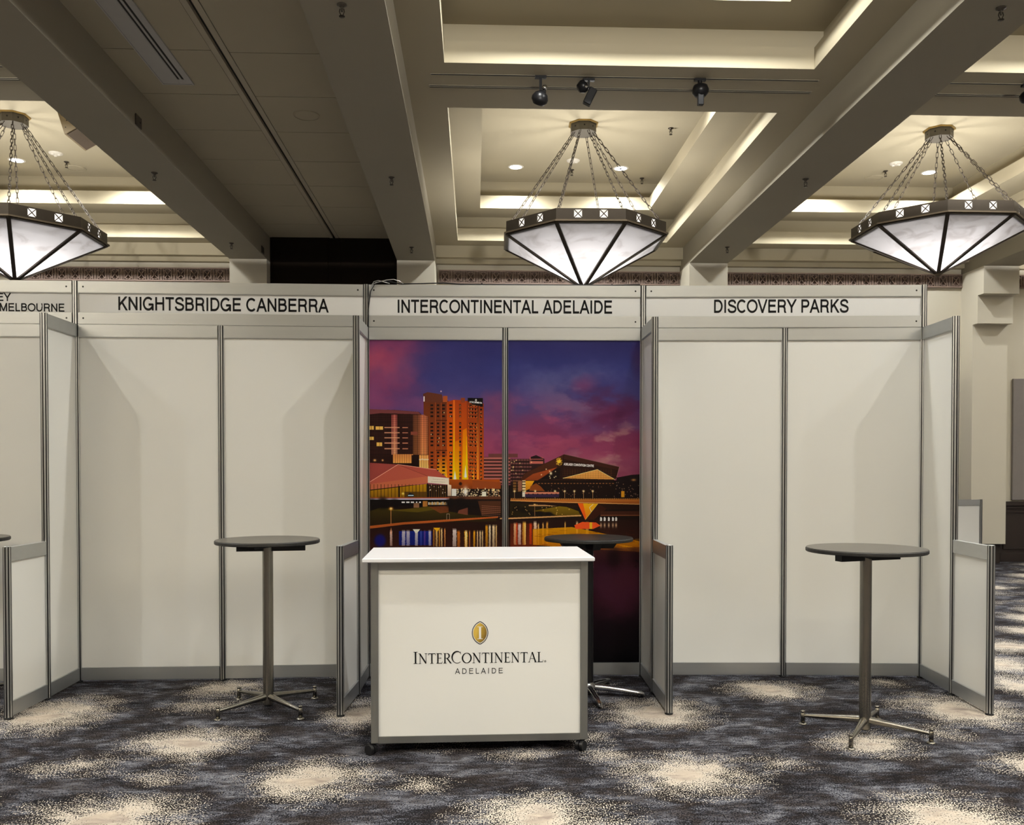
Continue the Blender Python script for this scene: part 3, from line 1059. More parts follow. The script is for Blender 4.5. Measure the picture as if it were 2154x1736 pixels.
def chain_mb(p0, p1, link=.082, w=.027, r=.0040):
    p0, p1 = Vector(p0), Vector(p1)
    d = p1 - p0
    n = max(2, int(round(d.length / (link * .80))))
    z = d.normalized()
    s = z.orthogonal().normalized()
    u = z.cross(s)
    mb = MB()
    for k in range(n):
        c = p0 + d * ((k + .5) / n)
        a = (s, u)[k % 2]
        h, q = link / 2 - w / 2, w / 2
        pts = []
        for t in range(10):
            an = 2 * PI * t / 10 + PI / 10
            x, y = q * math.cos(an), q * math.sin(an)
            pts.append(c + a * x + z * (y + (h if y > 0 else -h)))
        mb.tube(pts, r, 4, True)
    return mb


def chandelier(loc, rot, z_ring, words, R=1.04, drop=.56):
    """loc: point on the coffer ceiling; z_ring: height of the rim below it (negative)"""
    t = thing('chandelier', 'octagonal alabaster chandelier with bronze rim on chains, ' + words, 'chandelier', loc, rot, 'octagonal chandeliers')
    ang = [PI / 8 + k * PI / 4 for k in range(8)]
    zt, zb = z_ring + .135, z_ring
    # canopy
    o = [(.165 * math.cos(a), .165 * math.sin(a)) for a in ang]
    MB().prism(o, -.115, -.014).build('canopy', M['canopy'], t)
    o = [(.19 * math.cos(a), .19 * math.sin(a)) for a in ang]
    MB().prism(o, -.016, 0).build('canopy_rim', M['brass'], t)
    for k in range(8):
        a = k * PI / 4
        c = Vector((.1525 * math.cos(a), .1525 * math.sin(a), -.06))
        dd = Vector((math.cos(a), math.sin(a), 0))
        MB().cyl(c - dd * .002, c + dd * .003, .010, .010, 8).build('canopy_bolt', M['black'], t)
    # rim bands with two pierced windows each, and their crossed bars
    W = 2 * R * math.sin(PI / 8)
    ap = R * math.cos(PI / 8)
    H = zt - zb
    ws, zw0 = .092, .030
    cuts = (.315, .685)
    for k in range(8):
        a = k * PI / 4
        mt = Matrix.Rotation(a, 4, 'Z') @ Matrix.Translation((ap, 0, zb))
        mb = MB(mt)
        ys = [-W / 2, -W / 2 + cuts[0] * W - ws / 2, -W / 2 + cuts[0] * W + ws / 2, -W / 2 + cuts[1] * W - ws / 2, -W / 2 + cuts[1] * W + ws / 2, W / 2]
        for q in (0, 2, 4):
            mb.box(-.012, 0, ys[q], ys[q + 1], 0, H)
        for q in (1, 3):
            mb.box(-.012, 0, ys[q], ys[q + 1], 0, zw0)
            mb.box(-.012, 0, ys[q], ys[q + 1], zw0 + ws, H)
        b = mb.build('rim_band', M['bronze'], t)
        for q in (1, 3):
            m2 = MB(mt)
            y0, y1 = ys[q], ys[q + 1]
            m2.bar((-.004, y0, zw0), (-.004, y1, zw0 + ws), .009, .008, (1, 0, 0)).bar((-.004, y0, zw0 + ws), (-.004, y1, zw0), .009, .008, (1, 0, 0))
            m2.build('window_cross', M['bronze'], b)
            m3 = MB(mt)
            m3.box(-.022, -.018, y0 - .01, y1 + .01, zw0 - .01, zw0 + ws + .01)
            m3.build('window_glass', M['window_glass'], b)
    # projecting lip below the band
    def ringseg(mb, r0, r1, z0, z1):
        for k in range(8):
            a0, a1 = ang[k], ang[(k + 1) % 8]
            c0, s0, c1, s1 = math.cos(a0), math.sin(a0), math.cos(a1), math.sin(a1)
            mb.hexa([(r0 * c0, r0 * s0, z0), (r1 * c0, r1 * s0, z0), (r1 * c1, r1 * s1, z0), (r0 * c1, r0 * s1, z0),
                     (r0 * c0, r0 * s0, z1), (r1 * c0, r1 * s0, z1), (r1 * c1, r1 * s1, z1), (r0 * c1, r0 * s1, z1)])
        return mb
    ringseg(MB(), R - .03, R + .028, zb - .014, zb + .004).build('rim_lip', M['bronze_light'], t)
    # glass bowl and ribs
    zg = zb - .016
    tip = Vector((0, 0, zg - drop))
    rg = R - .004
    for k in range(8):
        a0, a1 = ang[k], ang[(k + 1) % 8]
        P0 = Vector((rg * math.cos(a0), rg * math.sin(a0), zg))
        P1 = Vector((rg * math.cos(a1), rg * math.sin(a1), zg))
        n = (P1 - P0).cross(tip - P0).normalized()
        if n.z > 0:
            n = -n
        T0, T1 = tip.lerp(P0, .03), tip.lerp(P1, .03)
        MB().hexa([P0, P1, T1, T0, P0 - n * .006, P1 - n * .006, T1 - n * .006, T0 - n * .006]).build('glass_panel', M['glass'], t)
    for k in range(8):
        P0 = Vector((rg * math.cos(ang[k]), rg * math.sin(ang[k]), zg))
        d = Vector((math.cos(ang[k]), math.sin(ang[k]), 0))
        MB().bar(P0 + Vector((0, 0, -.004)), tip + Vector((0, 0, -.004)), .043, .022, (0, 0, 1)).build('rib', M['bronze'], t)
    ringseg(MB(), rg - .050, rg + .012, zg - .012, zg).build('glass_rim', M['bronze'], t)
    MB().lathe([(0, -.030), (.022, -.024), (.034, -.010), (.055, .004), (.045, .016), (0, .02)], 16, tip).build('finial', M['bronze_light'], t)
    # eight chains
    for k in range(8):
        c, s = math.cos(ang[k]), math.sin(ang[k])
        chain_mb((.125 * c, .125 * s, -.112), ((R - .06) * c, (R - .06) * s, zt - .005)).build('chain', M['chain'], t)
    for k in range(8):
        c, s = math.cos(ang[k]), math.sin(ang[k])
        MB().box((R - .06) * c - .012, (R - .06) * c + .012, (R - .06) * s - .012, (R - .06) * s + .012, zt - .03, zt + .004).build('chain_lug', M['bronze'], t)
    lamp('POINT', 'bowl_lamp', (0, 0, zb - .17), CHANDELIER_W, CH_COLOR, .27, t)
    return t


chandelier((1.343, 11.3, Z_TOP), math.radians(-90 - 1.5), 4.312 - Z_TOP, 'the middle one above the third booth sign', 1.035, .565)
chandelier((5.83, 11.3, Z_TOP), math.radians(-90 + .6), 4.462 - Z_TOP, 'the right one', 1.03, .51)
chandelier((-5.553, 11.3, Z_TOP), math.radians(-90 + .4), 4.303 - Z_TOP, 'the left one cut by the picture edge', 1.025, .525)
# ------------------------------------------------------------------ printed city mural (drawn in code, one picture over two panels)
MS = 3                                   # drawing pixels per unit
MU0, MU1, MV0, MV1 = 774.0, 1348.0, 711.0, 1404.0
MW, MH = int((MU1 - MU0) * MS), int((MV1 - MV0) * MS)
rs = np.random.RandomState(11)


def vnoise(w, h, cx, cy, oct_=5, seed=0):
    r = np.random.RandomState(seed)
    out = np.zeros((h, w), np.float32)
    amp, tot = 1.0, 0.0
    for o in range(oct_):
        gx_, gy_ = max(2, int(cx * 2 ** o)), max(2, int(cy * 2 ** o))
        g = r.rand(gy_ + 2, gx_ + 2).astype(np.float32)
        xs, ys = np.linspace(0, gx_, w, endpoint=False), np.linspace(0, gy_, h, endpoint=False)
        xi, yi = xs.astype(int), ys.astype(int)
        fx, fy = xs - xi, ys - yi
        fx, fy = fx * fx * (3 - 2 * fx), fy * fy * (3 - 2 * fy)
        a = g[yi][:, xi] * (1 - fx) + g[yi][:, xi + 1] * fx
        b = g[yi + 1][:, xi] * (1 - fx) + g[yi + 1][:, xi + 1] * fx
        out += amp * (a * (1 - fy)[:, None] + b * fy[:, None])
        tot += amp
        amp *= .5
    return out / tot


IM = np.zeros((MH, MW, 3), np.float32)
UU, VV = np.meshgrid(MU0 + (np.arange(MW) + .5) / MS, MV0 + (np.arange(MH) + .5) / MS)


def poly(pts, c, c2=None, a=1.0, horiz=False):
    """fill a polygon; c2 gives a top-to-bottom (or left-to-right) blend"""
    P = np.array(pts, np.float64)
    x0, x1 = P[:, 0].min(), P[:, 0].max()
    y0, y1 = P[:, 1].min(), P[:, 1].max()
    i0, i1 = max(0, int((x0 - MU0) * MS)), min(MW, int((x1 - MU0) * MS) + 2)
    j0, j1 = max(0, int((y0 - MV0) * MS)), min(MH, int((y1 - MV0) * MS) + 2)
    if i1 <= i0 or j1 <= j0:
        return
    u, v = UU[j0:j1, i0:i1], VV[j0:j1, i0:i1]
    ins = np.zeros(u.shape, bool)
    n = len(P)
    for k in range(n):
        xa, ya = P[k]
        xb, yb = P[(k + 1) % n]
        if ya == yb:
            continue
        ins ^= ((ya > v) != (yb > v)) & (u < (xb - xa) * (v - ya) / (yb - ya) + xa)
    c = np.array(c, np.float32)
    if c2 is not None:
        t = ((u - x0) / max(x1 - x0, 1e-6) if horiz else (v - y0) / max(y1 - y0, 1e-6))[..., None].astype(np.float32)
        c = c * (1 - t) + np.array(c2, np.float32) * t
    else:
        c = np.broadcast_to(c, u.shape + (3,))
    m = ins[..., None] * a
    IM[j0:j1, i0:i1] = IM[j0:j1, i0:i1] * (1 - m) + c * m


def rect(x0, x1, y0, y1, c, c2=None, a=1.0, horiz=False):
    poly([(x0, y0), (x1, y0), (x1, y1), (x0, y1)], c, c2, a, horiz)


def glow(x, y, rx, ry, c, a=1.0, p=2.0):
    R = 2.6
    i0, i1 = max(0, int((x - R * rx - MU0) * MS)), min(MW, int((x + R * rx - MU0) * MS) + 1)
    j0, j1 = max(0, int((y - R * ry - MV0) * MS)), min(MH, int((y + R * ry - MV0) * MS) + 1)
    if i1 <= i0 or j1 <= j0:
        return
    d = np.sqrt(((UU[j0:j1, i0:i1] - x) / rx) ** 2 + ((VV[j0:j1, i0:i1] - y) / ry) ** 2)
    m = (a * np.exp(-d ** p))[..., None]
    IM[j0:j1, i0:i1] = IM[j0:j1, i0:i1] * (1 - m) + np.array(c, np.float32) * m


def line(x0, y0, x1, y1, w, c, a=1.0):
    dx, dy = x1 - x0, y1 - y0
    l = math.hypot(dx, dy)
    nx_, ny_ = -dy / l * w / 2, dx / l * w / 2
    poly([(x0 + nx_, y0 + ny_), (x1 + nx_, y1 + ny_), (x1 - nx_, y1 - ny_), (x0 - nx_, y0 - ny_)], c, None, a)


def words(txt, x0, y0, x1, y1, h, c, w=.22):
    q, adv = text_quads(txt, SANS, w)
    for k in q:
        poly([(x0 + a / adv * (x1 - x0), y0 + (y1 - y0) * a / adv - b * h) for a, b in k], c)


# sky
n1, n2, n3 = vnoise(MW, MH, 3, 4, 6, 1), vnoise(MW, MH, 7, 12, 5, 2), vnoise(MW, MH, 4, 12, 5, 5)
ys = np.array([711, 770, 840, 900, 950, 1010], float)
cs = np.array([[38, 36, 92], [44, 48, 106], [66, 60, 112], [92, 60, 102], [116, 56, 88], [126, 62, 86]], float)
for k in range(3):
    IM[..., k] = np.interp(VV, ys, cs[:, k])


def cloud(x, y, rx, ry, c, a, nn=n1, k=2.2):
    d = ((UU - x) / rx) ** 2 + ((VV - y) / ry) ** 2
    m = np.clip(np.exp(-d) * 1.5 - .35 + (nn - .5) * k, 0, 1) * a * np.clip(1.6 - d * .5, 0, 1)
    m = m[..., None].astype(np.float32)
    IM[:] = IM * (1 - m) + np.array(c, np.float32) * m


cloud(790, 755, 85, 95, (168, 72, 92), .95)
cloud(785, 830, 120, 60, (128, 58, 92), .9)
cloud(900, 850, 130, 26, (112, 62, 104), .7, n2)
cloud(960, 760, 90, 50, (52, 50, 104), .5)
cloud(1045, 850, 45, 40, (116, 58, 90), .8, n2)
cloud(1045, 930, 60, 70, (134, 58, 88), .9)
cloud(1180, 800, 90, 45, (74, 76, 122), .75, n2)
cloud(1225, 812, 42, 26, (92, 58, 102), .95, n2)
cloud(1135, 905, 95, 48, (122, 52, 86), .95)
cloud(1200, 950, 140, 34, (130, 60, 88), .9, n3)
cloud(1275, 872, 70, 36, (86, 36, 74), 1.0, n2)
cloud(1310, 925, 70, 30, (112, 46, 78), .8, n3)
cloud(1240, 865, 60, 20, (110, 84, 112), .5, n3, 3)


def wisps(x, y, rx, ry, c, a, lo, hi, nn):
    """torn cloud texture inside a soft oval region"""
    d = ((UU - x) / rx) ** 2 + ((VV - y) / ry) ** 2
    t = np.clip((nn - lo) / (hi - lo), 0, 1)
    m = (t * t * (3 - 2 * t) * np.exp(-d ** 1.5) * a)[..., None].astype(np.float32)
    IM[:] = IM * (1 - m) + np.array(c, np.float32) * m


w1, w2, w3 = vnoise(MW, MH, 9, 26, 6, 21), vnoise(MW, MH, 8, 20, 6, 22), vnoise(MW, MH, 6, 15, 6, 23)
wisps(1285, 870, 90, 60, (78, 32, 70), .8, .46, .62, w3)
wisps(1180, 930, 150, 70, (96, 42, 80), .6, .48, .64, w2)
wisps(1130, 900, 110, 60, (150, 70, 100), .5, .50, .68, w1)
wisps(1240, 840, 110, 50, (112, 96, 126), .5, .50, .66, w2)
wisps(1300, 930, 70, 50, (150, 112, 116), .75, .50, .64, w1)
wisps(1310, 975, 60, 26, (170, 134, 124), .8, .46, .62, w3)
wisps(1240, 960, 60, 16, (166, 120, 122), .6, .50, .64, w2)
wisps(830, 780, 80, 90, (120, 56, 92), .5, .48, .66, w3)
cloud(1342, 760, 22, 60, (58, 40, 84), .8)
IM += ((n2 - .5) * 14)[..., None]

# ground and water base
rect(774, 1348, 1022, 1130, (26, 16, 14))
IMw = VV > 1096
ys = np.array([1096, 1150, 1200, 1260, 1320, 1404], float)
cs = np.array([[34, 18, 16], [48, 24, 20], [58, 28, 40], [48, 20, 32], [20, 9, 17], [5, 4, 7]], float)
for k in range(3):
    IM[..., k] = np.where(IMw, np.interp(VV, ys, cs[:, k]) * (0.85 + .3 * n3), IM[..., k])

# office blocks behind
rect(1024, 1066, 962, 1020, (58, 34, 34))
for k in range(8):
    rect(1024, 1066, 963 + 7.2 * k, 966.6 + 7.2 * k, (158, 92, 88))
poly([(1035, 955), (1082, 955), (1082, 963), (1035, 963)], (96, 56, 56))
rect(1066, 1140, 966, 1022, (44, 26, 28))
for k in range(7):
    rect(1066, 1112, 967 + 7.4 * k, 970 + 7.4 * k, (104, 64, 62))
for (x0, x1, y) in ((1108, 1137, 962), (1108, 1137, 971)):
    rect(x0, x1, y, y + 5.5, (170, 92, 84))
poly([(1110, 962), (1122, 958), (1140, 966), (1110, 966)], (30, 18, 22))
for k in range(22):
    glow(1068 + rs.rand() * 60, 968 + rs.rand() * 46, 1.2, 1.2, (250, 220, 150))
for x in range(1070, 1112, 6):
    rect(x, x + .9, 966, 1020, (30, 18, 20))

# dark glass casino block
poly([(774, 861), (830, 862), (884, 866), (890, 872), (904, 876), (906, 985), (774, 985)], (40, 20, 18))
poly([(774, 860), (840, 863), (883, 866), (888, 871), (800, 869), (774, 872)], (104, 54, 56))
for k in range(30):
    x = 776 + k * 3.7
    rect(x, x + .6, 872, 960, (78, 40, 36), None, .7)
for k in range(9):
    rect(774, 874, 878 + 9.8 * k, 878.8 + 9.8 * k, (20, 10, 10), None, .7)
for k in range(16):
    x = 871 + k * 2.05
    b = .35 + .65 * math.exp(-((x - 893) / 8) ** 2) + .12 * rs.rand()
    poly([(x, 872), (x + 1.6, 872.3), (x + 1.6, 957), (x, 957)], (150 * b + 40, 88 * b + 22, 62 * b + 16), (200 * b + 40, 130 * b + 22, 84 * b + 10))
rect(824, 837, 872, 957, (148, 66, 66), (208, 142, 110), .75)
rect(829, 833, 872, 957, (186, 104, 94), (230, 170, 120), .7)
for y in (898, 909, 920, 931, 943):
    rect(809, 842, y, y + 2.6, (206, 148, 116), None, .85)
    rect(848, 860, y + .3, y + 2.6, (196, 132, 104), None, .8)
for k in range(24):
    rect(774, 906, 874 + k * 4, 874.6 + k * 4, (24, 10, 8), None, .35)
for (a, b, c, d) in ((775, 786, 896, 904), (790, 806, 897, 904), (774, 786, 919, 926), (792, 804, 931, 939)):
    rect(a, b, c, d, (236, 178, 92))
    rect((a + b) / 2, (a + b) / 2 + .7, c, d, (90, 50, 30))
rect(866, 881, 908, 915, (120, 62, 50))
rect(827, 871, 956, 975, (196, 126, 72), (226, 160, 84))
for k in range(9):
    rect(827 + k * 5, 827.8 + k * 5, 956, 975, (110, 56, 34))
rect(884, 908, 958, 988, (222, 156, 88), (238, 190, 110))
for k in range(5):
    rect(884 + k * 5, 884.8 + k * 5, 958, 988, (120, 66, 40))
rect(868, 884, 958, 988, (28, 14, 12))
for k in range(9):
    glow(885 + k * 2.4, 966 + rs.rand() * 2, .9, 1.2, (250, 245, 240))
glow(788, 969, 3, 2.4, (240, 180, 110))
glow(805, 969, 2, 2, (240, 180, 110))

# hotel tower
poly([(894, 838), (893, 828), (903, 824), (934, 829), (936, 842), (948, 842), (948, 1012), (905, 1000), (904, 876), (894, 872)], (86, 40, 24), (150, 66, 26))
poly([(903, 824), (934, 829), (935, 846), (897, 846), (894, 830)], (88, 46, 34))
poly([(936, 832), (946, 832), (946, 845), (936, 845)], (148, 74, 40))
poly([(945, 845), (960, 840), (976, 841), (989, 843), (990, 1014), (945, 1014)], (142, 54, 22), (206, 100, 26))
poly([(975, 836), (984, 836), (984, 846), (975, 846)], (120, 56, 34))
poly([(988, 842), (1025, 848), (1025, 1013), (988, 1014)], (118, 46, 22), (168, 76, 26))
rect(958.5, 962, 841, 1005, (196, 92, 34), (250, 190, 36))
poly([(956, 1014), (960, 900), (963, 1014)], (250, 196, 36), None, .8)
poly([(958, 1012), (961, 930), (972, 925), (972, 1012)], (200, 110, 20), (246, 206, 30), .8)
poly([(978, 1012), (979, 905), (988, 900), (991, 1012)], (200, 110, 20), (250, 206, 30), .85)
poly([(985, 1005), (988, 912), (990, 1005)], (250, 200, 40), None, .9)
poly([(921, 1000), (926, 960), (945, 960), (945, 1010)], (160, 76, 24), (244, 196, 40), .9)
rect(1000, 1004, 985, 1013, (176, 84, 26), (252, 190, 60))
rect(1010, 1014, 850, 1013, (80, 34, 20), (240, 150, 50))
for x in (919.5, 932, 944.5):
    rect(x, x + 1, 846, 1000, (176, 88, 40), None, .6)
for r_ in range(21):
    y = 850 + 7.75 * r_
    if r_ in (4, 12):
        continue
    for x, w in ((909, 6), (923, 5), (934.5, 6), (950, 6.5)):
        rect(x, x + w, y, y + 3.6, (18, 10, 10))
        if rs.rand() < .22:
            glow(x + 1 + rs.rand() * 4, y + 2, 1.1, 1.3, (255, 230, 170))
    rect(971.3, 975.8, y, y + 4.2, (16, 10, 10))
    rect(970.6, 976.4, y - 1.4, y - .5, (80, 34, 14), None, .6)
    if rs.rand() < .8:
        glow(973.5, y + 2.4, 1.2, 1.5, (230, 140, 80), .9)
    for x, w in ((994, 4), (998.8, 3.6), (1005, 3.6), (1017, 4)):
        rect(x, x + w, y + (x - 994) * .06, y + 3.5 + (x - 994) * .06, (20, 10, 8))
        if rs.rand() < .5:
            glow(x + 1 + rs.rand() * 3, y + 2, .9, 1.2, (255, 190, 110), .9)
    for x in (991.5, 996.6, 1003, 1009):
        rect(x, x + 1.6, y + 3, y + 5, (226, 110, 40), None, .7)
line(921, 884, 945, 884, 1.4, (22, 10, 10))
line(921, 948, 945, 948, 1.4, (22, 10, 10))
poly([(990, 836), (1023, 836.5), (1023, 855), (1014, 853), (1000, 850), (990, 843)], (14, 9, 9))
words('INTERCONTINENTAL', 994, 846.5, 1021.5, 848.5, 3.4, (250, 250, 250), .26)
poly([(1008, 838), (1010.3, 841), (1008, 844), (1005.7, 841)], (250, 250, 250))
poly([(1008, 839.6), (1009.2, 841), (1008, 842.4), (1006.8, 841)], (60, 60, 60))
rect(894, 896.4, 833, 844, (250, 245, 240))
glow(932, 822.5, 1.3, 1.6, (255, 210, 200))
line(932, 823, 932, 830, .6, (60, 40, 40))
for (x, y, h) in ((962, 1003, 12), (985, 999, 20)):
    poly([(x - 3.4, y + 6), (x - 2.4, y), (x, y - h), (x + 2.4, y), (x + 3.4, y + 6), (x, y + 8)], (255, 236, 160))
    poly([(x - 2.2, y + 6), (x, y - h * .7), (x + 2.2, y + 6)], (255, 255, 250))
rect(945, 1060, 1010, 1030, (148, 68, 24), (112, 52, 22))
poly([(1000, 1012), (1062, 1016), (1062, 1030), (1000, 1030)], (126, 60, 28))
glow(974, 1019, 3.6, 3.6, (40, 18, 10), 1, 6)

# salmon roof pavilion
poly([(774, 974), (838, 978), (774, 1018)], (136, 62, 58))
poly([(837, 978), (903, 1003), (903, 1018), (774, 1032), (774, 1016)], (166, 82, 68))
poly([(837, 978), (921, 989), (948, 1008), (903, 1003)], (156, 72, 62))
poly([(774, 1020), (903, 1003), (903, 1018), (774, 1032)], (176, 96, 70))
line(774, 1017, 838, 978, 1.0, (226, 170, 150))
line(838, 978, 903, 1003, .8, (110, 50, 44))
line(838, 978, 921, 989, 1.2, (210, 150, 130))
poly([(774, 1034), (903, 1019), (903, 1050), (774, 1050)], (168, 124, 24), (120, 84, 20))
for k in range(17):
    x = 778 + k * 7.6
    rect(x, x + 1.1, 1020, 1050, (60, 40, 14))
rect(840, 842, 1024, 1050, (10, 8, 8))
rect(901, 903.4, 1018, 1050, (8, 6, 6))
rect(852, 900, 1036, 1050, (70, 46, 16), None, .8)
poly([(858, 1044), (864, 1038), (874, 1042), (872, 1047), (860, 1047)], (26, 30, 36))
rect(860, 872, 1043, 1045, (170, 200, 220))
glow(849, 1040, 2.5, 2.5, (255, 226, 110))
poly([(903, 1020), (947, 1022), (947, 1048), (903, 1050)], (30, 18, 14))
for k in range(8):
    rect(906 + k * 5, 907 + k * 5, 1020, 1048, (120, 84, 30), None, .7)
for k in range(14):
    glow(906 + rs.rand() * 38, 1020 + k * 1.2 + rs.rand() * 6, .8, .9, (255, 240, 210))
poly([(903, 1003), (949, 1007), (949, 1021), (903, 1017)], (222, 212, 196))
for k in range(12):
    rect(914 + k * 2.2, 915.4 + k * 2.2, 1008.5 + k * .1, 1009.8 + k * .1, (176, 166, 150))
    rect(910 + k * 2.6, 911.8 + k * 2.6, 1014 + k * .1, 1015.3 + k * .1, (176, 166, 150))
poly([(946, 1020), (954, 1022), (954, 1045), (946, 1045)], (226, 210, 190), (176, 150, 130))

# street level lights
for k in range(110):
    glow(955 + rs.rand() * 105, 1029 + rs.rand() * 20, .8 + rs.rand(), .8 + rs.rand(), (255, 236, 190), .9)
rect(955, 965, 1030, 1045, (255, 250, 240), None, .9)
glow(985, 1036, 5, 9, (255, 250, 236))
rect(1021, 1030, 1036, 1047, (230, 226, 210))
for x in (1036, 1046, 1057):
    glow(x, 1033, 1.8, 1.8, (255, 226, 160))
    line(x, 1034, x, 1046, .7, (190, 130, 80))
rect(946, 1062, 1046, 1052, (86, 50, 34))
rect(778, 950, 1050.5, 1053, (178, 176, 205))
rect(778, 950, 1048, 1050.5, (150, 76, 50))
rect(774, 950, 1053, 1066, (16, 11, 11))
for (a, b) in ((846, 853), (856, 863), (866, 873), (877, 880), (884, 888)):
    rect(a, b, 1057, 1060, (236, 230, 226))
for k in range(16):
    rect(904 + k * 2.6, 905.6 + k * 2.6, 1057 + rs.rand() * 2, 1064, (230, 190, 130) if k % 3 else (250, 240, 220))
rect(892, 902, 1056, 1068, (196, 130, 60))
for k in range(3):
    rect(894 + 3 * k, 895 + 3 * k, 1056, 1068, (60, 34, 20))
rect(872, 884, 1060, 1070, (150, 110, 80), None, .8)

# convention centre
poly([(1087, 1012), (1096, 998), (1110, 990), (1183, 956), (1303, 983), (1297, 1006), (1288, 1015), (1180, 1012), (1120, 1014)], (42, 22, 17))
poly([(1088, 1011), (1098, 997), (1183, 956), (1177, 972), (1150, 1000), (1120, 1014)], (70, 35, 23))
poly([(1094, 1012), (1115, 998), (1168, 984), (1128, 1010), (1122, 1014)], (146, 66, 34), (118, 54, 28))
poly([(1180, 957), (1303, 983), (1300, 990), (1180, 966)], (60, 30, 24))
poly([(1130, 1010), (1170, 985), (1175, 985), (1173, 1009)], (22, 13, 13))
line(1183, 956, 1303, 983, .9, (120, 80, 80))
line(1303, 983, 1297, 1005, .9, (150, 110, 110))
line(1182, 957, 1175, 1012, 1.0, (26, 13, 12))
for k in range(8):
    glow(1132 + rs.rand() * 42, 988 + rs.rand() * 20, 1.2, 1.3, (255, 236, 180))
glow(1154, 997, 2.6, 3, (255, 244, 200))
poly([(1180, 1007.5), (1255, 988.6), (1293, 1010)], (214, 156, 84), (196, 138, 70))
for k in range(19):
    rect(1184 + k * 5.6, 1184.5 + k * 5.6, 988, 1011, (120, 76, 34), None, .6)
for k in range(4):
    rect(1180, 1293, 992 + k * 4.6, 992.5 + k * 4.6, (120, 76, 34), None, .4)
line(1180, 1007.5, 1255, 988.6, .9, (250, 214, 150))
line(1255, 988.6, 1293, 1010, .9, (250, 214, 150))
poly([(1288, 1012), (1303, 983), (1325, 1040), (1288, 1040)], (0, 0, 0), None, 0)
words('ADELAIDE CONVENTION CENTRE', 1182, 979.5, 1247.5, 983.5, 5.0, (252, 250, 248), .25)
for k in range(60):
    a, r_ = rs.rand() * 6.28, rs.rand() ** .7 * 8.5
    glow(1172 + r_ * math.cos(a) * .8, 972 + r_ * math.sin(a), .8, .8, (250, 206, 70))
glow(1172, 972, 3.4, 3.4, (250, 200, 60))
rect(1095, 1300, 1012, 1052, (24, 15, 13))
for k in range(24):
    rect(1126 + k * 7, 1130 + k * 7, 1017.6, 1019.4, (150, 96, 56), None, .9)
poly([(1098, 1013), (1118, 1013), (1108, 1030), (1098, 1034)], (220, 160, 40), (190, 120, 34))
poly([(1107, 1034), (1110, 1024), (1122, 1018), (1132, 1025), (1141, 1035)], (120, 62, 28))
for x in (1072, 1082, 1092):
    rect(x, x + 7, 1012, 1036, (110, 76, 40) if x != 1092 else (224, 200, 150))
    for k in range(4):
        rect(x, x + 7, 1014 + 6 * k, 1016 + 6 * k, (46, 28, 18))
rect(1083, 1091, 1014, 1034, (128, 84, 66))
for k in range(40):
    glow(1135 + rs.rand() * 150, 1020 + rs.rand() * 26, .7, .8, (220, 150, 110), .8)
for (x, y, r_) in ((1195, 1028, 9), (1210, 1030, 10), (1225, 1028, 9), (1262, 1040, 12), (1280, 1032, 11)):
    glow(x, y, r_, r_, (26, 14, 12), .85, 3)
for x in (1075, 1098, 1120, 1163, 1184, 1205, 1225, 1245):
    line(x, 1035, x, 1050, .8, (196, 150, 100))
    glow(x, 1035, 2.3, 2.3, (255, 230, 170))
rect(1092, 1098, 1037, 1047, (214, 208, 196))
rect(1098, 1172, 1040, 1048, (50, 36, 62))
rect(1098, 1172, 1037, 1041, (190, 120, 96))
for k in range(7):
    rect(1104 + k * 10, 1107 + k * 10, 1040.5, 1042.5, (30, 20, 24))
poly([(1297, 1006), (1330, 1000), (1348, 999), (1348, 1052), (1290, 1052)], (24, 16, 18))
for k in range(30):
    glow(1290 + rs.rand() * 58, 1016 + rs.rand() * 34, .8, 1, (190, 150, 120), .8)
rect(1307, 1314, 1035, 1048, (196, 140, 40))
glow(1334, 1011, 5, 2.5, (170, 120, 70))

# river bank
poly([(774, 1078), (800, 1070), (850, 1074), (905, 1067), (945, 1078), (1000, 1086), (1052, 1090), (1052, 1100), (905, 1102), (774, 1112)], (58, 50, 16), (34, 22, 12))
poly([(820, 1076), (905, 1068), (920, 1074), (880, 1080)], (86, 72, 18), None, .8)
poly([(905, 1068), (948, 1066), (948, 1080), (930, 1082)], (110, 56, 30), None, .8)
for (x, y, r_) in ((782, 1062, 13), (805, 1060, 14), (830, 1062, 12), (952, 1060, 11), (975, 1060, 13), (992, 1066, 13), (1008, 1064, 12)):
    glow(x, y, r_, r_ * .9, (17, 11, 11), 1, 4)
poly([(970, 1076), (990, 1070), (990, 1086), (968, 1082)], (140, 76, 60), None, .6)
poly([(1012, 1056), (1062, 1056), (1062, 1082), (1020, 1086)], (92, 52, 34), None, .7)
for k in range(6):
    line(1020, 1066 + 4 * k, 1062, 1069 + 4 * k, .9, (150, 100, 80), .7)
poly([(774, 1109), (850, 1101), (950, 1095), (1056, 1089), (1056, 1092), (900, 1103), (850, 1106), (774, 1115)], (160, 82, 40))
line(823, 1071, 823, 1105, 1.0, (220, 150, 90))
glow(823, 1072, 4.2, 3.2, (255, 170, 60))
glow(823, 1072, 1.8, 1.8, (255, 240, 180))
for x in (944, 950):
    line(x, 1083, x, 1096, .8, (150, 130, 110))
line(944, 1083.5, 950, 1083.5, .9, (150, 130, 110))
poly([(1064, 1090), (1066, 1060), (1120, 1062), (1200, 1066), (1216, 1090), (1130, 1094)], (34, 26, 12))
poly([(1112, 1078), (1180, 1066), (1214, 1078), (1220, 1090), (1168, 1088), (1150, 1080)], (112, 92, 24), (84, 64, 16))
for (x, y, r_) in ((1080, 1072, 9), (1095, 1076, 9), (1112, 1082, 9), (1130, 1084, 9), (1150, 1085, 8)):
    glow(x, y, r_, r_ * .7, (18, 13, 10), 1, 4)
rect(1106, 1172, 1064.5, 1067, (210, 160, 110), None, .8)
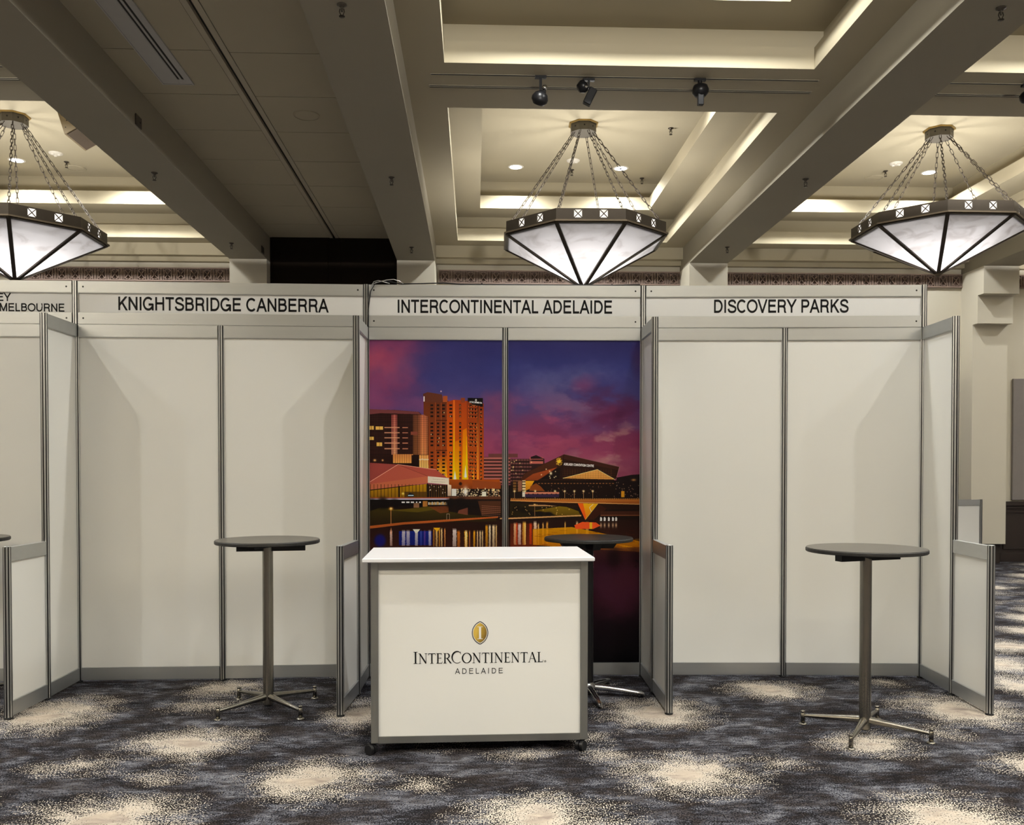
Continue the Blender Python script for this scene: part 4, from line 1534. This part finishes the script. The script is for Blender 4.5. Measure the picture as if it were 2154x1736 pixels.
for k in range(26):
    glow(1066 + rs.rand() * 140, 1060 + rs.rand() * 26, .9, .9, (250, 200, 120), .9)
glow(1119, 1063, 2.4, 2.4, (255, 210, 130))
line(1119, 1063, 1119, 1088, .8, (170, 120, 80))
poly([(1060, 1092), (1220, 1086), (1220, 1088.5), (1060, 1095)], (196, 150, 100))
# bridge
poly([(1066, 1050), (1200, 1052), (1348, 1053), (1348, 1064), (1200, 1061), (1066, 1056)], (184, 110, 46), (120, 66, 34))
rect(1066, 1348, 1050.5, 1052.8, (90, 56, 30))
for k in range(70):
    rect(1068 + 4 * k, 1069.4 + 4 * k, 1050.2, 1053, (210, 150, 80), None, .6)
line(1066, 1055.4, 1348, 1063, 1.0, (226, 176, 110))
poly([(1075, 1058), (1215, 1061), (1348, 1064), (1348, 1074), (1270, 1074), (1215, 1068), (1200, 1070)], (36, 20, 14))
poly([(1213, 1061), (1256, 1062), (1276, 1072), (1248, 1096), (1229, 1096)], (52, 24, 16))
poly([(1213, 1061), (1256, 1062), (1229, 1096)], (240, 170, 40), (236, 120, 40))
poly([(1213, 1061), (1224, 1061), (1230, 1088), (1229, 1096)], (226, 84, 36), None, .85)
line(1213, 1061, 1229, 1096, 1.2, (232, 80, 50))
line(1256, 1062, 1229, 1096, 1.0, (250, 190, 90))
line(1246, 1063, 1238, 1070, 1.0, (255, 244, 200))
line(1238, 1070, 1242, 1079, 1.0, (255, 244, 200))
rect(1262, 1348, 1078, 1087, (70, 36, 26), None, .8)
rect(1262, 1348, 1086, 1088, (130, 76, 50), None, .8)
for x in (1263, 1271, 1280, 1289, 1296):
    poly([(x - 2, 1092), (x, 1090), (x + 2.4, 1093), (x + 2, 1099), (x - 2, 1099)], (240, 232, 224))
    glow(x, 1108, 2, 5, (226, 190, 150), .8)


def streak(x, w, y0, y1, c, a=.9):
    for k in range(int((y1 - y0) / 1.5)):
        y = y0 + 1.5 * k
        o = (rs.rand() - .5) * w * .14
        f_ = a * min(1, (k + 1) / 4) * (1 - .5 * (y - y0) / (y1 - y0))
        rect(x - w / 2 + o, x + w / 2 + o, y, y + 1.5, c, None, f_)


glow(799, 1140, 13, 14, (22, 24, 108), .95, 6)
rect(840, 912, 1120, 1150, (22, 36, 122), (18, 26, 104), .95)
for (x, w, c) in ((850, 7, (214, 204, 204)), (860, 7, (206, 196, 200)), (878, 6, (226, 216, 206)), (907, 5, (206, 200, 206)), (888, 2, (70, 90, 170)), (896, 3, (96, 60, 130)), (823, 5, (236, 206, 196))):
    streak(x, w, 1117, 1152, c)
poly([(870, 1116), (886, 1116), (880, 1124), (876, 1124)], (236, 224, 210))
streak(823, 2, 1112, 1128, (226, 150, 100))
for (x, w, c) in ((916, 2.5, (200, 130, 50)), (922, 4, (236, 200, 130)), (928, 2.4, (226, 160, 60)), (933, 3, (246, 214, 150)), (940, 2.4, (226, 150, 80))):
    streak(x, w, 1113, 1154, c)
poly([(915, 1113), (930, 1113), (923, 1122)], (220, 170, 40))
streak(961, 8, 1114, 1154, (226, 216, 214), .95)
for (x, w, c) in ((970, 6, (196, 110, 36)), (986, 7, (250, 190, 60)), (986, 3, (255, 240, 200)), (994, 2, (226, 140, 80)), (1004, 4, (236, 170, 40)), (1011, 2.5, (246, 214, 160)), (1017, 3, (250, 226, 176)), (1022, 2.5, (246, 210, 150)), (1031, 5, (216, 150, 40)), (1038, 4, (246, 230, 200)), (1046, 5, (250, 226, 180)), (1052, 3, (236, 196, 130))):
    streak(x, w, 1106 if x > 1025 else 1118, 1156, c)
rect(1066, 1125, 1104, 1160, (96, 34, 18), (110, 40, 20), .7)
for (x, w, c) in ((1076, 5, (236, 190, 140)), (1080, 3, (196, 60, 30)), (1086, 6, (236, 226, 230)), (1096, 7, (226, 170, 70)), (1098, 3, (246, 214, 130)), (1110, 5, (196, 60, 30)), (1120, 6, (246, 226, 200)), (1127, 3, (246, 200, 130)), (1137, 3, (226, 170, 90)), (1146, 4, (226, 160, 70)), (1185, 2.5, (236, 180, 90)), (1211, 4, (236, 200, 150)), (1233, 6, (200, 170, 90))):
    streak(x, w, 1098 + rs.rand() * 6, 1150, c, .85)
poly([(1115, 1116), (1200, 1112), (1348, 1142), (1348, 1166), (1260, 1160), (1115, 1150)], (214, 150, 26), (190, 110, 24), .8)
poly([(1205, 1108), (1222, 1101), (1252, 1102), (1262, 1109), (1246, 1116), (1208, 1116)], (222, 84, 44))
rect(1238, 1244, 1102, 1116, (240, 170, 50))
for k in range(90):
    x, y = 1110 + rs.rand() * 236, 1114 + rs.rand() * 50
    rect(x, x + 6 + rs.rand() * 14, y, y + .8, (84, 34, 20), None, .5)
for k in range(60):
    x, y = 1150 + rs.rand() * 196, 1136 + rs.rand() * 28
    rect(x, x + 6 + rs.rand() * 14, y, y + .8, (240, 180, 40), None, .5)
rect(1066, 1348, 1156, 1182, (70, 34, 30), (62, 30, 42), .55)
glow(1290, 1180, 16, 24, (26, 12, 16), .9, 3)
glow(1335, 1180, 12, 20, (40, 16, 24), .7, 3)
streak(1243, 8, 1165, 1200, (170, 150, 150), .8)
cloud(1290, 1240, 60, 60, (74, 34, 56), .6, n2)
cloud(1330, 1210, 40, 40, (70, 30, 44), .5, n3)
for (x0, y0) in ((1336, 1166), (1338, 1180), (1335, 1192)):
    for k in range(7):
        line(x0 + rs.rand() * 6, y0 + rs.rand() * 8, x0 + 3 + rs.rand() * 7, y0 + rs.rand() * 10, .5, (20, 10, 12))
IM = np.clip(IM + (rs.rand(MH, MW, 1) - .5) * 5, 0, 255) / 255.0
MURAL_GAIN = 1.22
lin = np.where(IM <= .04045, IM / 12.92, ((IM + .055) / 1.055) ** 2.4)
lum = lin.mean(2, keepdims=True)
lin = np.clip(lum + (lin - lum) * 1.04, 0, 1)
lin = lin * MURAL_GAIN * np.clip(lin.mean(2, keepdims=True) / .10, .25, 1) ** .22
lin = np.clip(lin, 0, .9)
px = np.ones((MH, MW, 4), np.float32)
px[..., :3] = np.where(lin <= .0031308, lin * 12.92, 1.055 * lin ** (1 / 2.4) - .055)[::-1]
img = bpy.data.images.new('city_print', MW, MH)
img.pixels.foreach_set(px.ravel())
img.update()
img.pack()


def print_mat():
    m, nt, b = new_mat('printed_city_panel')
    uv = nt.nodes.new('ShaderNodeUVMap')
    tx = nt.nodes.new('ShaderNodeTexImage')
    tx.image = img
    tx.extension = 'EXTEND'
    nt.links.new(uv.outputs[0], tx.inputs[0])
    nt.links.new(tx.outputs[0], b.inputs['Base Color'])
    b.inputs['Roughness'].default_value = .38
    b.inputs['Specular IOR Level'].default_value = .12
    return m


M['print'] = print_mat()

# ------------------------------------------------------------------ shell-scheme booths
P = [(-2.775, 6.485), (-.770, 6.530), (1.202, 6.495), (3.188, 6.379)]
MID = [(-1.781, 6.500), (.217, 6.518), (2.212, 6.450)]
S = [(-2.773, 6.005), (-.777, 6.035), (1.192, 6.008), (3.162, 5.890)]
HP = [(-2.786, 5.541), (-.813, 5.526), (1.181, 5.489), (3.126, 5.394)]
PL = (-4.76, 6.46)
ML = (-3.77, 6.472)
RP, RAIL = .0238, .085


def upright_profile(r=RP):
    """eight-sided extrusion with a slot in every face"""
    out = []
    for k in range(8):
        a = k * PI / 4
        ap = r * math.cos(PI / 8)
        hw = r * math.sin(PI / 8)
        s, d = hw * .36, r * .34
        for (x, y) in ((ap, -hw), (ap, -s), (ap - d, -s), (ap - d, s), (ap, s)):
            out.append((x * math.cos(a) - y * math.sin(a), x * math.sin(a) + y * math.cos(a)))
    return out


UP = upright_profile()
_um = {}


def upright(parent, at_, z0, z1, foot=True, origin=(0, 0)):
    key = (round(z0, 3), round(z1, 3))
    if key not in _um:
        mb = MB()
        n = len(UP)
        vs = [(x, y, z0) for x, y in UP] + [(x, y, z1) for x, y in UP]
        mb.add(vs, [(i, (i + 1) % n, n + (i + 1) % n, n + i) for i in range(n)])
        mb.add([(x * .98, y * .98, z1 - .0005) for x, y in UP] + [(0, 0, z1 - .002)], [(i, (i + 1) % n, n) for i in range(n)])
        me = mb.mesh('upright', M['alu_v'])
        me.materials.append(M['black'])
        for i in range(n):
            if i % 5 in (1, 2, 3):
                me.polygons[i].material_index = 1  # slot faces blackened: shade inside the metal grooves put into the colour
        _um[key] = me
    u = inst(_um[key], 'upright', parent, (at_[0] - origin[0], at_[1] - origin[1], 0))
    if foot:
        if 'foot' not in _um:
            _um['foot'] = MB().lathe([(0, 0), (.024, 0), (.026, .006), (.018, .010), (.012, .012), (.012, .034), (0, .034)], 16).mesh('levelling_foot', M['black'])
        inst(_um['foot'], 'levelling_foot', u)
    return u


def loc2(p, o):
    return (p[0] - o[0], p[1] - o[1])


def shrink(a, b, d):
    a, b = Vector(a), Vector(b)
    t = (b - a).normalized() * d
    return a + t, b - t


def rail(parent, name, a, b, z0, z1, mtl='alu', screws=(), th=.016):
    a, b = shrink(a, b, .0215)
    mb = MB()
    mb.seg(a, b, -th, th, z0, z1)
    mb.seg(a, b, -th + .004, th - .004, z0 - .004, z0)
    o = mb.build(name, M[mtl], parent)
    if screws:
        d = (b - a).normalized()
        nn = Vector((-d.y, d.x))
        for s in screws:
            q = (a + d * .035) if s == 0 else (b - d * .035)
            c = q - nn * (th + .0005)
            e = q - nn * (th - .004)
            MB().cyl((e.x, e.y, (z0 + z1) / 2), (c.x, c.y, (z0 + z1) / 2), .0065, .0065, 8).build('screw', M['black'], o)
    return o


def infill(parent, a, b, z0, z1, mtl='panel', uv=None):
    a, b = shrink(a, b, .020)
    mb = MB()
    mb.seg(a, b, -.003, .003, z0, z1)
    o = mb.build('panel', M[mtl], parent)
    if uv:
        me = o.data
        l = me.uv_layers.new(name='UVMap')
        d = (b - a).normalized()
        for lp in me.loops:
            co = me.vertices[lp.vertex_index].co
            t = (Vector((co.x, co.y)) - a).dot(d) / (b - a).length
            l.data[lp.index].uv = (uv[0] + (uv[1] - uv[0]) * t, (co.z - uv[2]) / (uv[3] - uv[2]))
    return o


def back_wall(pts, label, own_last=False, mtl='panel', uvs=None):
    o = pts[0]
    t = thing('booth_back_wall', label, 'partition', (o[0], o[1], 0), 0, 'booth back walls')
    q = [loc2(p, o) for p in pts]
    for k, p in enumerate(pts):
        if k < len(pts) - 1 or own_last:
            upright(t, p, .012, 2.5, True, o)
    for k in range(len(q) - 1):
        rail(t, 'top_rail', q[k], q[k + 1], 2.5 - RAIL, 2.498)
        rail(t, 'kick_rail', q[k], q[k + 1], .018, .018 + RAIL)
        infill(t, q[k], q[k + 1], .10, 2.42, mtl, uvs[k] if uvs else None)
    return t


back_wall([PL, ML, P[0]], 'white booth back wall partly seen at the left picture edge')
back_wall([P[0], MID[0], P[1]], 'white two-panel booth back wall behind the left black bar table')
zr = (.10, 2.42)
back_wall([P[1], MID[1], P[2]], 'booth back wall printed with a dusk city skyline', False, 'print',
          [(.004, .508, zr[0], zr[1]), (.500, .999, zr[0], zr[1])])
back_wall([P[2], MID[2], P[3]], 'white two-panel booth back wall behind the right bar table', True)
SIDE = ['between the leftmost booth and the next', 'left of the city skyline booth', 'right of the city skyline booth', 'at the right end of the booth row']
for i in range(4):
    o = P[i]
    t = thing('booth_side_wall', 'stepped side partition of full and half height ' + SIDE[i], 'partition', (o[0], o[1], 0), 0, 'booth side walls')
    a, s, h = (0, 0), loc2(S[i], o), loc2(HP[i], o)
    upright(t, S[i], .012, 2.5, True, o)
    upright(t, HP[i], .012, 1.03, True, o)
    MB().lathe([(0, 0), (.021, 0), (.021, .004), (0, .005)], 8, (h[0], h[1], 1.03)).build('end_cap', M['alu_v'], t)
    rail(t, 'top_rail', s, a, 2.5 - RAIL, 2.498)
    rail(t, 'kick_rail', s, a, .018, .018 + RAIL)
    infill(t, s, a, .10, 2.42)
    rail(t, 'half_rail', h, s, 1.03 - RAIL, 1.028, 'alu', (0, 1) if i == 3 else ())
    rail(t, 'kick_rail', h, s, .018, .018 + RAIL)
    infill(t, h, s, .10, .95)

# header signs standing on the back walls
ends = [(PL, P[0]), (P[0], P[1]), (P[1], P[2]), (P[2], P[3])]
SIGN = [('header sign ending in MELBOURNE at the left picture edge', None),
        ('header sign reading KNIGHTSBRIDGE CANBERRA', ('KNIGHTSBRIDGE CANBERRA', 241, 685, 626.5, 654.5)),
        ('header sign reading INTERCONTINENTAL ADELAIDE', ('INTERCONTINENTAL ADELAIDE', 831, 1290, 635, 662)),
        ('header sign reading DISCOVERY PARKS', ('DISCOVERY PARKS', 1499, 1784, 632.5, 659.5))]
SIGN_X = {1: (.138, .872), 2: (.105, .894), 3: (.249, .735)}
for i, ((a, b), (lb, tx)) in enumerate(zip(ends, SIGN)):
    A_, B_ = Vector(a), Vector(b)
    ln = (B_ - A_).length
    t = thing('header_sign', 'white aluminium-framed ' + lb, 'sign', (a[0], a[1], 2.5), math.atan2(B_.y - A_.y, B_.x - A_.x), 'booth header signs')
    if i == 0 or True:
        upright(t, (0, 0), .002, .302, False)
    if i == 3:
        upright(t, (ln, 0), .002, .302, False)
    rail(t, 'top_rail', (0, 0), (ln, 0), .300 - .078, .300, 'alu', (0, 1))
    rail(t, 'bottom_rail', (0, 0), (ln, 0), .004, .082, 'alu', (0, 1))
    mb = MB()
    mb.box(.0215, ln - .0215, -.003, .003, .078, .226)
    mb.build('board', M['board'], t)
    if tx:
        wl, adv = text_words(tx[0], SANS, .168)
        f0, f1 = SIGN_X[i]
        x0, x1 = .02 + f0 * (ln - .04), .02 + f1 * (ln - .04)
        for q in wl:
            L_ = MB()
            lettering(L_, q, x0 - .10 * (x1 - x0) / adv, .103 if i != 3 else .108, (x1 - x0) / (adv - .2), .094, -.0042)
            L_.build('lettering', M['ink'], t)
    else:
        for s, x1, z0, h in (('EY', ln - .437, .158, .056), ('MELBOURNE', ln - .072, .072 + .016, .056)):
            L_ = MB()
            q, adv = text_quads(s, SANS, .165)
            lettering(L_, q, x1 - adv * h * .90, z0, h * .90, h, -.0042)
            L_.build('lettering', M['ink'], t)

# half-height partition of a booth further back on the right
t = thing('half_partition', 'low white half-height partition standing before the far pier at right', 'partition', (7.43, 13.1, 0))
upright(t, (0, 0), .012, 1.04, True)
upright(t, (-.99, 0), .012, 1.04, True)
rail(t, 'half_rail', (-.99, 0), (0, 0), 1.04 - RAIL, 1.038)
rail(t, 'kick_rail', (-.99, 0), (0, 0), .018, .018 + RAIL)
infill(t, (-.99, 0), (0, 0), .10, .96)

# cables laid along the header
def wob(p, k, s):
    r = random.Random(s)
    out = []
    for i in range(len(p) - 1):
        for j in range(k):
            f = j / k
            out.append(tuple(p[i][q] * (1 - f) + p[i + 1][q] * f for q in range(3)))
    out.append(p[-1])
    return out


t = thing('power_cable', 'thin black cable lying along the top of the middle header sign', 'cable')
pts = [(-.755, 6.50, 2.50), (-.752, 6.497, 2.62), (-.735, 6.497, 2.75), (-.70, 6.505, 2.812), (-.62, 6.51, 2.825), (-.52, 6.515, 2.806), (-.36, 6.515, 2.810), (-.22, 6.51, 2.815), (-.10, 6.51, 2.806), (.05, 6.512, 2.806), (.3, 6.512, 2.807), (.6, 6.51, 2.806), (.8, 6.505, 2.806), (1.0, 6.5, 2.807), (1.18, 6.49, 2.81)]
MB().tube(pts, .0045, 6).build('sheath', M['black'], t)
mb = MB()
for x in (.05, .98):
    mb.box(x - .006, x + .006, 6.50, 6.525, 2.802, 2.815)
mb.build('clips', M['black'], t)
t = thing('wire_coil', 'loose silver wire loops on the header beside the left post of the skyline booth', 'wire')
MB().tube([(-.745, 6.488, 2.72), (-.735, 6.486, 2.78), (-.71, 6.486, 2.815), (-.68, 6.488, 2.824), (-.64, 6.49, 2.814), (-.60, 6.492, 2.804)], .0028, 5).build('loop', M['wire'], t)
MB().tube([(-.74, 6.484, 2.74), (-.715, 6.482, 2.80), (-.67, 6.482, 2.814), (-.62, 6.486, 2.828), (-.57, 6.488, 2.832), (-.53, 6.49, 2.820), (-.505, 6.492, 2.804)], .0028, 5).build('loop', M['wire'], t)

# ------------------------------------------------------------------ counter
ct = thing('display_counter', 'white wheeled reception counter with gold emblem and black lettering', 'counter', (.027, 4.78, 0), math.radians(1.4))
cw, cd = .571, .54
Z0, Z1 = .058, 1.012
for (x, y) in ((-cw, 0), (cw - .040, 0), (-cw, cd - .04), (cw - .040, cd - .04)):
    MB().bbox(x, x + .040, y, y + .04, Z0, Z1, .003).build('corner_post', M['counter_frame'], ct)
for nm, z0, z1 in (('bottom_rail', Z0, Z0 + .036), ('top_rail', Z1 - .042, Z1)):
    MB().box(-cw + .04, cw - .04, .003, .03, z0, z1).build(nm, M['counter_frame'], ct)
    MB().box(-cw + .004, -cw + .03, .04, cd - .04, z0, z1).build(nm, M['counter_frame'], ct)
    MB().box(cw - .03, cw - .004, .04, cd - .04, z0, z1).build(nm, M['counter_frame'], ct)
    MB().box(-cw + .04, cw - .04, cd - .03, cd - .003, z0, z1).build(nm, M['counter_frame'], ct)
fp = MB().box(-cw + .038, cw - .038, .010, .016, Z0 + .034, Z1 - .040).build('front_panel', M['panel'], ct)
MB().box(-cw + .010, -cw + .016, .038, cd - .038, Z0 + .034, Z1 - .040).build('side_panel', M['panel'], ct)
MB().box(cw - .016, cw - .010, .038, cd - .038, Z0 + .034, Z1 - .040).build('side_panel', M['panel'], ct)
MB().box(-cw + .03, cw - .03, .03, cd - .02, Z0 + .02, Z0 + .036).build('base_shelf', M['panel'], ct)
MB().bbox(-.610, .600, -.050, .610, Z1, Z1 + .022, .004).build('worktop', M['counter'], ct)
for (x, y) in ((-cw + .0, .02), (cw - .035, .02), (-cw + .02, cd - .03), (cw - .035, cd - .03)):
    c = MB()
    c.cyl((x, y, .03), (x, y, Z0), .010, .010, 10).bbox(x - .02, x + .02, y - .01, y + .012, .035, .058, .004)
    co = c.build('caster', M['black'], ct)
    for s in (-1, 1):
        MB(Matrix.Translation((x, y - .012, .0275)) @ Matrix.Rotation(.9 if x < 0 else -.7, 4, 'Z')).cyl((s * .003, 0, 0), (s * .022, 0, 0), .0272, .0265, 22).build('wheel', M['black'], co)
# emblem and wording
yF = .0088
ex, ez = .0, .633


def vesica(h, w, n=18):
    """pointed oval outline; half height h, half width w"""
    R_ = (h * h + w * w) / (2 * w)
    a = math.asin(h / R_)
    r = [(R_ * math.cos(t) - (R_ - w), R_ * math.sin(t)) for t in np.linspace(-a, a, n)]
    l = [(-x, z) for x, z in r[::-1]]
    return r + l[1:-1]


def flat(mb, pts, y):
    vs = [(ex + x, y, ez + z) for x, z in pts]
    return mb.add(vs, [tuple(range(len(vs)))])


def ring2(mb, o, i_, y):
    n = len(o)
    vs = [(ex + x, y, ez + z) for x, z in o] + [(ex + x, y, ez + z) for x, z in i_]
    return mb.add(vs, [(k, (k + 1) % n, n + (k + 1) % n, n + k) for k in range(n)])


ring2(MB(), vesica(.0615, .0430), vesica(.0575, .0395), yF).build('emblem_outline', M['ink'], fp)
flat(MB(), vesica(.0525, .0355), yF).build('emblem_field', M['gold'], fp)
mb = MB()
q, adv = text_quads('I', SERIF)
lettering(mb, q, ex - .23 * .082, ez - .033, .082, .066, yF - .0008)
mb.build('emblem_letter', M['white_print'], fp)
mb = MB()
txt = 'INTERCONTINENTAL'
q, adv = text_quads(txt, SERIF, scales=[1.0 if k in (0, 5) else .86 for k in range(len(txt))])
lettering(mb, q, -.352, .4735, .688 / adv, .063, yF)
xr = .345
mb.add([(xr + .0055 * math.cos(a), yF, .478 + .0055 * math.sin(a)) for a in np.linspace(0, 2 * PI, 17)[:16]] + [(xr + .0043 * math.cos(a), yF, .478 + .0043 * math.sin(a)) for a in np.linspace(0, 2 * PI, 17)[:16]],
       [(k, (k + 1) % 16, 16 + (k + 1) % 16, 16 + k) for k in range(16)])
q, adv = text_quads('R', SANS, .2)
lettering(mb, q, xr - .0026, .4752, .0052, .0056, yF)
mb.build('lettering', M['ink'], fp)
mb = MB()
q, adv = text_quads('ADELAIDE', SANS, .115, .30)
lettering(mb, q, -.132, .417, .262 / adv, .0295, yF)
mb.build('lettering', M['ink'], fp)

# ------------------------------------------------------------------ bar tables


def bar_table(loc, rotz, label, top_r, h, style, top_mat):
    t = thing('bar_table', label, 'table', loc, rotz, 'round bar tables')
    th = .024
    MB().lathe([(0, h - .0045), (top_r - .004, h - .0045), (top_r - .004, h), (0, h)], 56, (0, 0, 0), False).build('table_top', M[top_mat], t)
    MB().lathe([(0, h - th), (top_r - .004, h - th), (top_r, h - th + .004), (top_r, h - .006), (top_r - .003, h - .0025), (top_r - .05, h - .0047)], 56, (0, 0, 0), False).build('edge_band', M['edge'], t)
    if style == 'cross':
        mb = MB()
        mb.bar((-.185, -.02, h - th - .024), (.225, .04, h - th - .024), .055, .048)
        mb.bar((-.06, -.19, h - th - .012), (.06, .20, h - th - .012), .055, .024)
        mb.build('mounting_plate', M['black'], t)
        MB().lathe([(.0325, .028), (.0335, .04), (.0325, .06), (.0325, h - th - .005)], 28).build('column', M['steel'], t)
        MB().lathe([(0, .022), (.028, .022), (.0325, .03)], 24).build('column_cap', M['black'], t)
        for k in range(4):
            a = PI / 4 + k * PI / 2
            c, s = math.cos(a), math.sin(a)
            R_ = .345
            lg = MB().cyl((.026 * c, .026 * s, .078), ((R_ - .004) * c, (R_ - .004) * s, .052), .021, .0095, 16)
            lg = lg.build('leg', M['steel'], t)
            m2 = MB().lathe([(0, .010), (.0125, .010), (.0125, .064), (.0105, .066), (.0105, .069), (.0125, .071), (.0125, .078), (.010, .081), (0, .081)], 14, (R_ * c, R_ * s, 0))
            m2.lathe([(0, 0), (.024, 0), (.025, .004), (.014, .010), (0, .010)], 16, (R_ * c, R_ * s, 0))
            m2.build('foot', M['steel'], lg)
    else:
        mb = MB()
        for k in range(2):
            m2 = Matrix.Rotation(k * PI / 2 + .1, 4, 'Z')
            v = [(-.20, -.03), (.20, -.03), (.20, .03), (-.20, .03)]
            w = [(-.165, -.025), (.165, -.025), (.165, .025), (-.165, .025)]
            z0, z1 = h - th - .050 - k * .001, h - th
            mb.hexa([tuple(m2 @ Vector((x, y, z0))) for x, y in w] + [tuple(m2 @ Vector((x, y, z1))) for x, y in v])
        mb.build('mounting_plate', M['black'], t)
        MB().lathe([(.032, .05), (.032, h - th - .03)], 24).build('column', M['black'], t)
        MB().lathe([(0, .03), (.05, .03), (.055, .05), (.045, .075), (.032, .085)], 24).build('hub', M['chrome'], t)
        for k in range(5):
            a = k * 2 * PI / 5
            c, s = math.cos(a), math.sin(a)
            vs, fs = [], []
            secs = ((.03, .022, .034, .074), (.13, .021, .030, .068), (.26, .019, .018, .052), (.350, .018, .012, .040), (.368, .011, .012, .030))
            nn = 10
            for (r_, w, zb, zt_) in secs:
                for j in range(nn):
                    an = 2 * PI * j / nn
                    y = w * math.cos(an) * (1 if abs(math.cos(an)) < .8 else .95)
                    z = (zb + zt_) / 2 + (zt_ - zb) / 2 * math.sin(an)
                    vs.append((r_ * c - y * s, r_ * s + y * c, z))
            for i in range(len(secs) - 1):
                for j in range(nn):
                    j2 = (j + 1) % nn
                    fs.append((i * nn + j, (i + 1) * nn + j, (i + 1) * nn + j2, i * nn + j2))
            lg = MB().add(vs, fs, True)
            lg.add(vs[-nn:], [tuple(range(nn))[::-1]])
            lg = lg.build('leg', M['chrome'], t)
            MB().lathe([(0, 0), (.014, 0), (.014, .014), (0, .014)], 12, (.335 * c, .335 * s, 0)).build('foot', M['black'], lg)
    return t


bar_table((-1.287, 5.715, 0), math.radians(0), 'tall round black bar table in the left white booth', .318, 1.058, 'cross', 'laminate')
bar_table((2.203, 5.045, 0), math.radians(10), 'tall round dark grey bar table in the right white booth', .326, 1.052, 'cross', 'laminate')
bar_table((-3.345, 6.0, 0), 0, 'tall round bar table only just visible at the left picture edge', .318, 1.055, 'cross', 'laminate')
bar_table((.750, 5.985, 0), math.radians(-90 + 5), 'round black bar table behind the white counter before the skyline print', .292, 1.045, 'star', 'black_top')
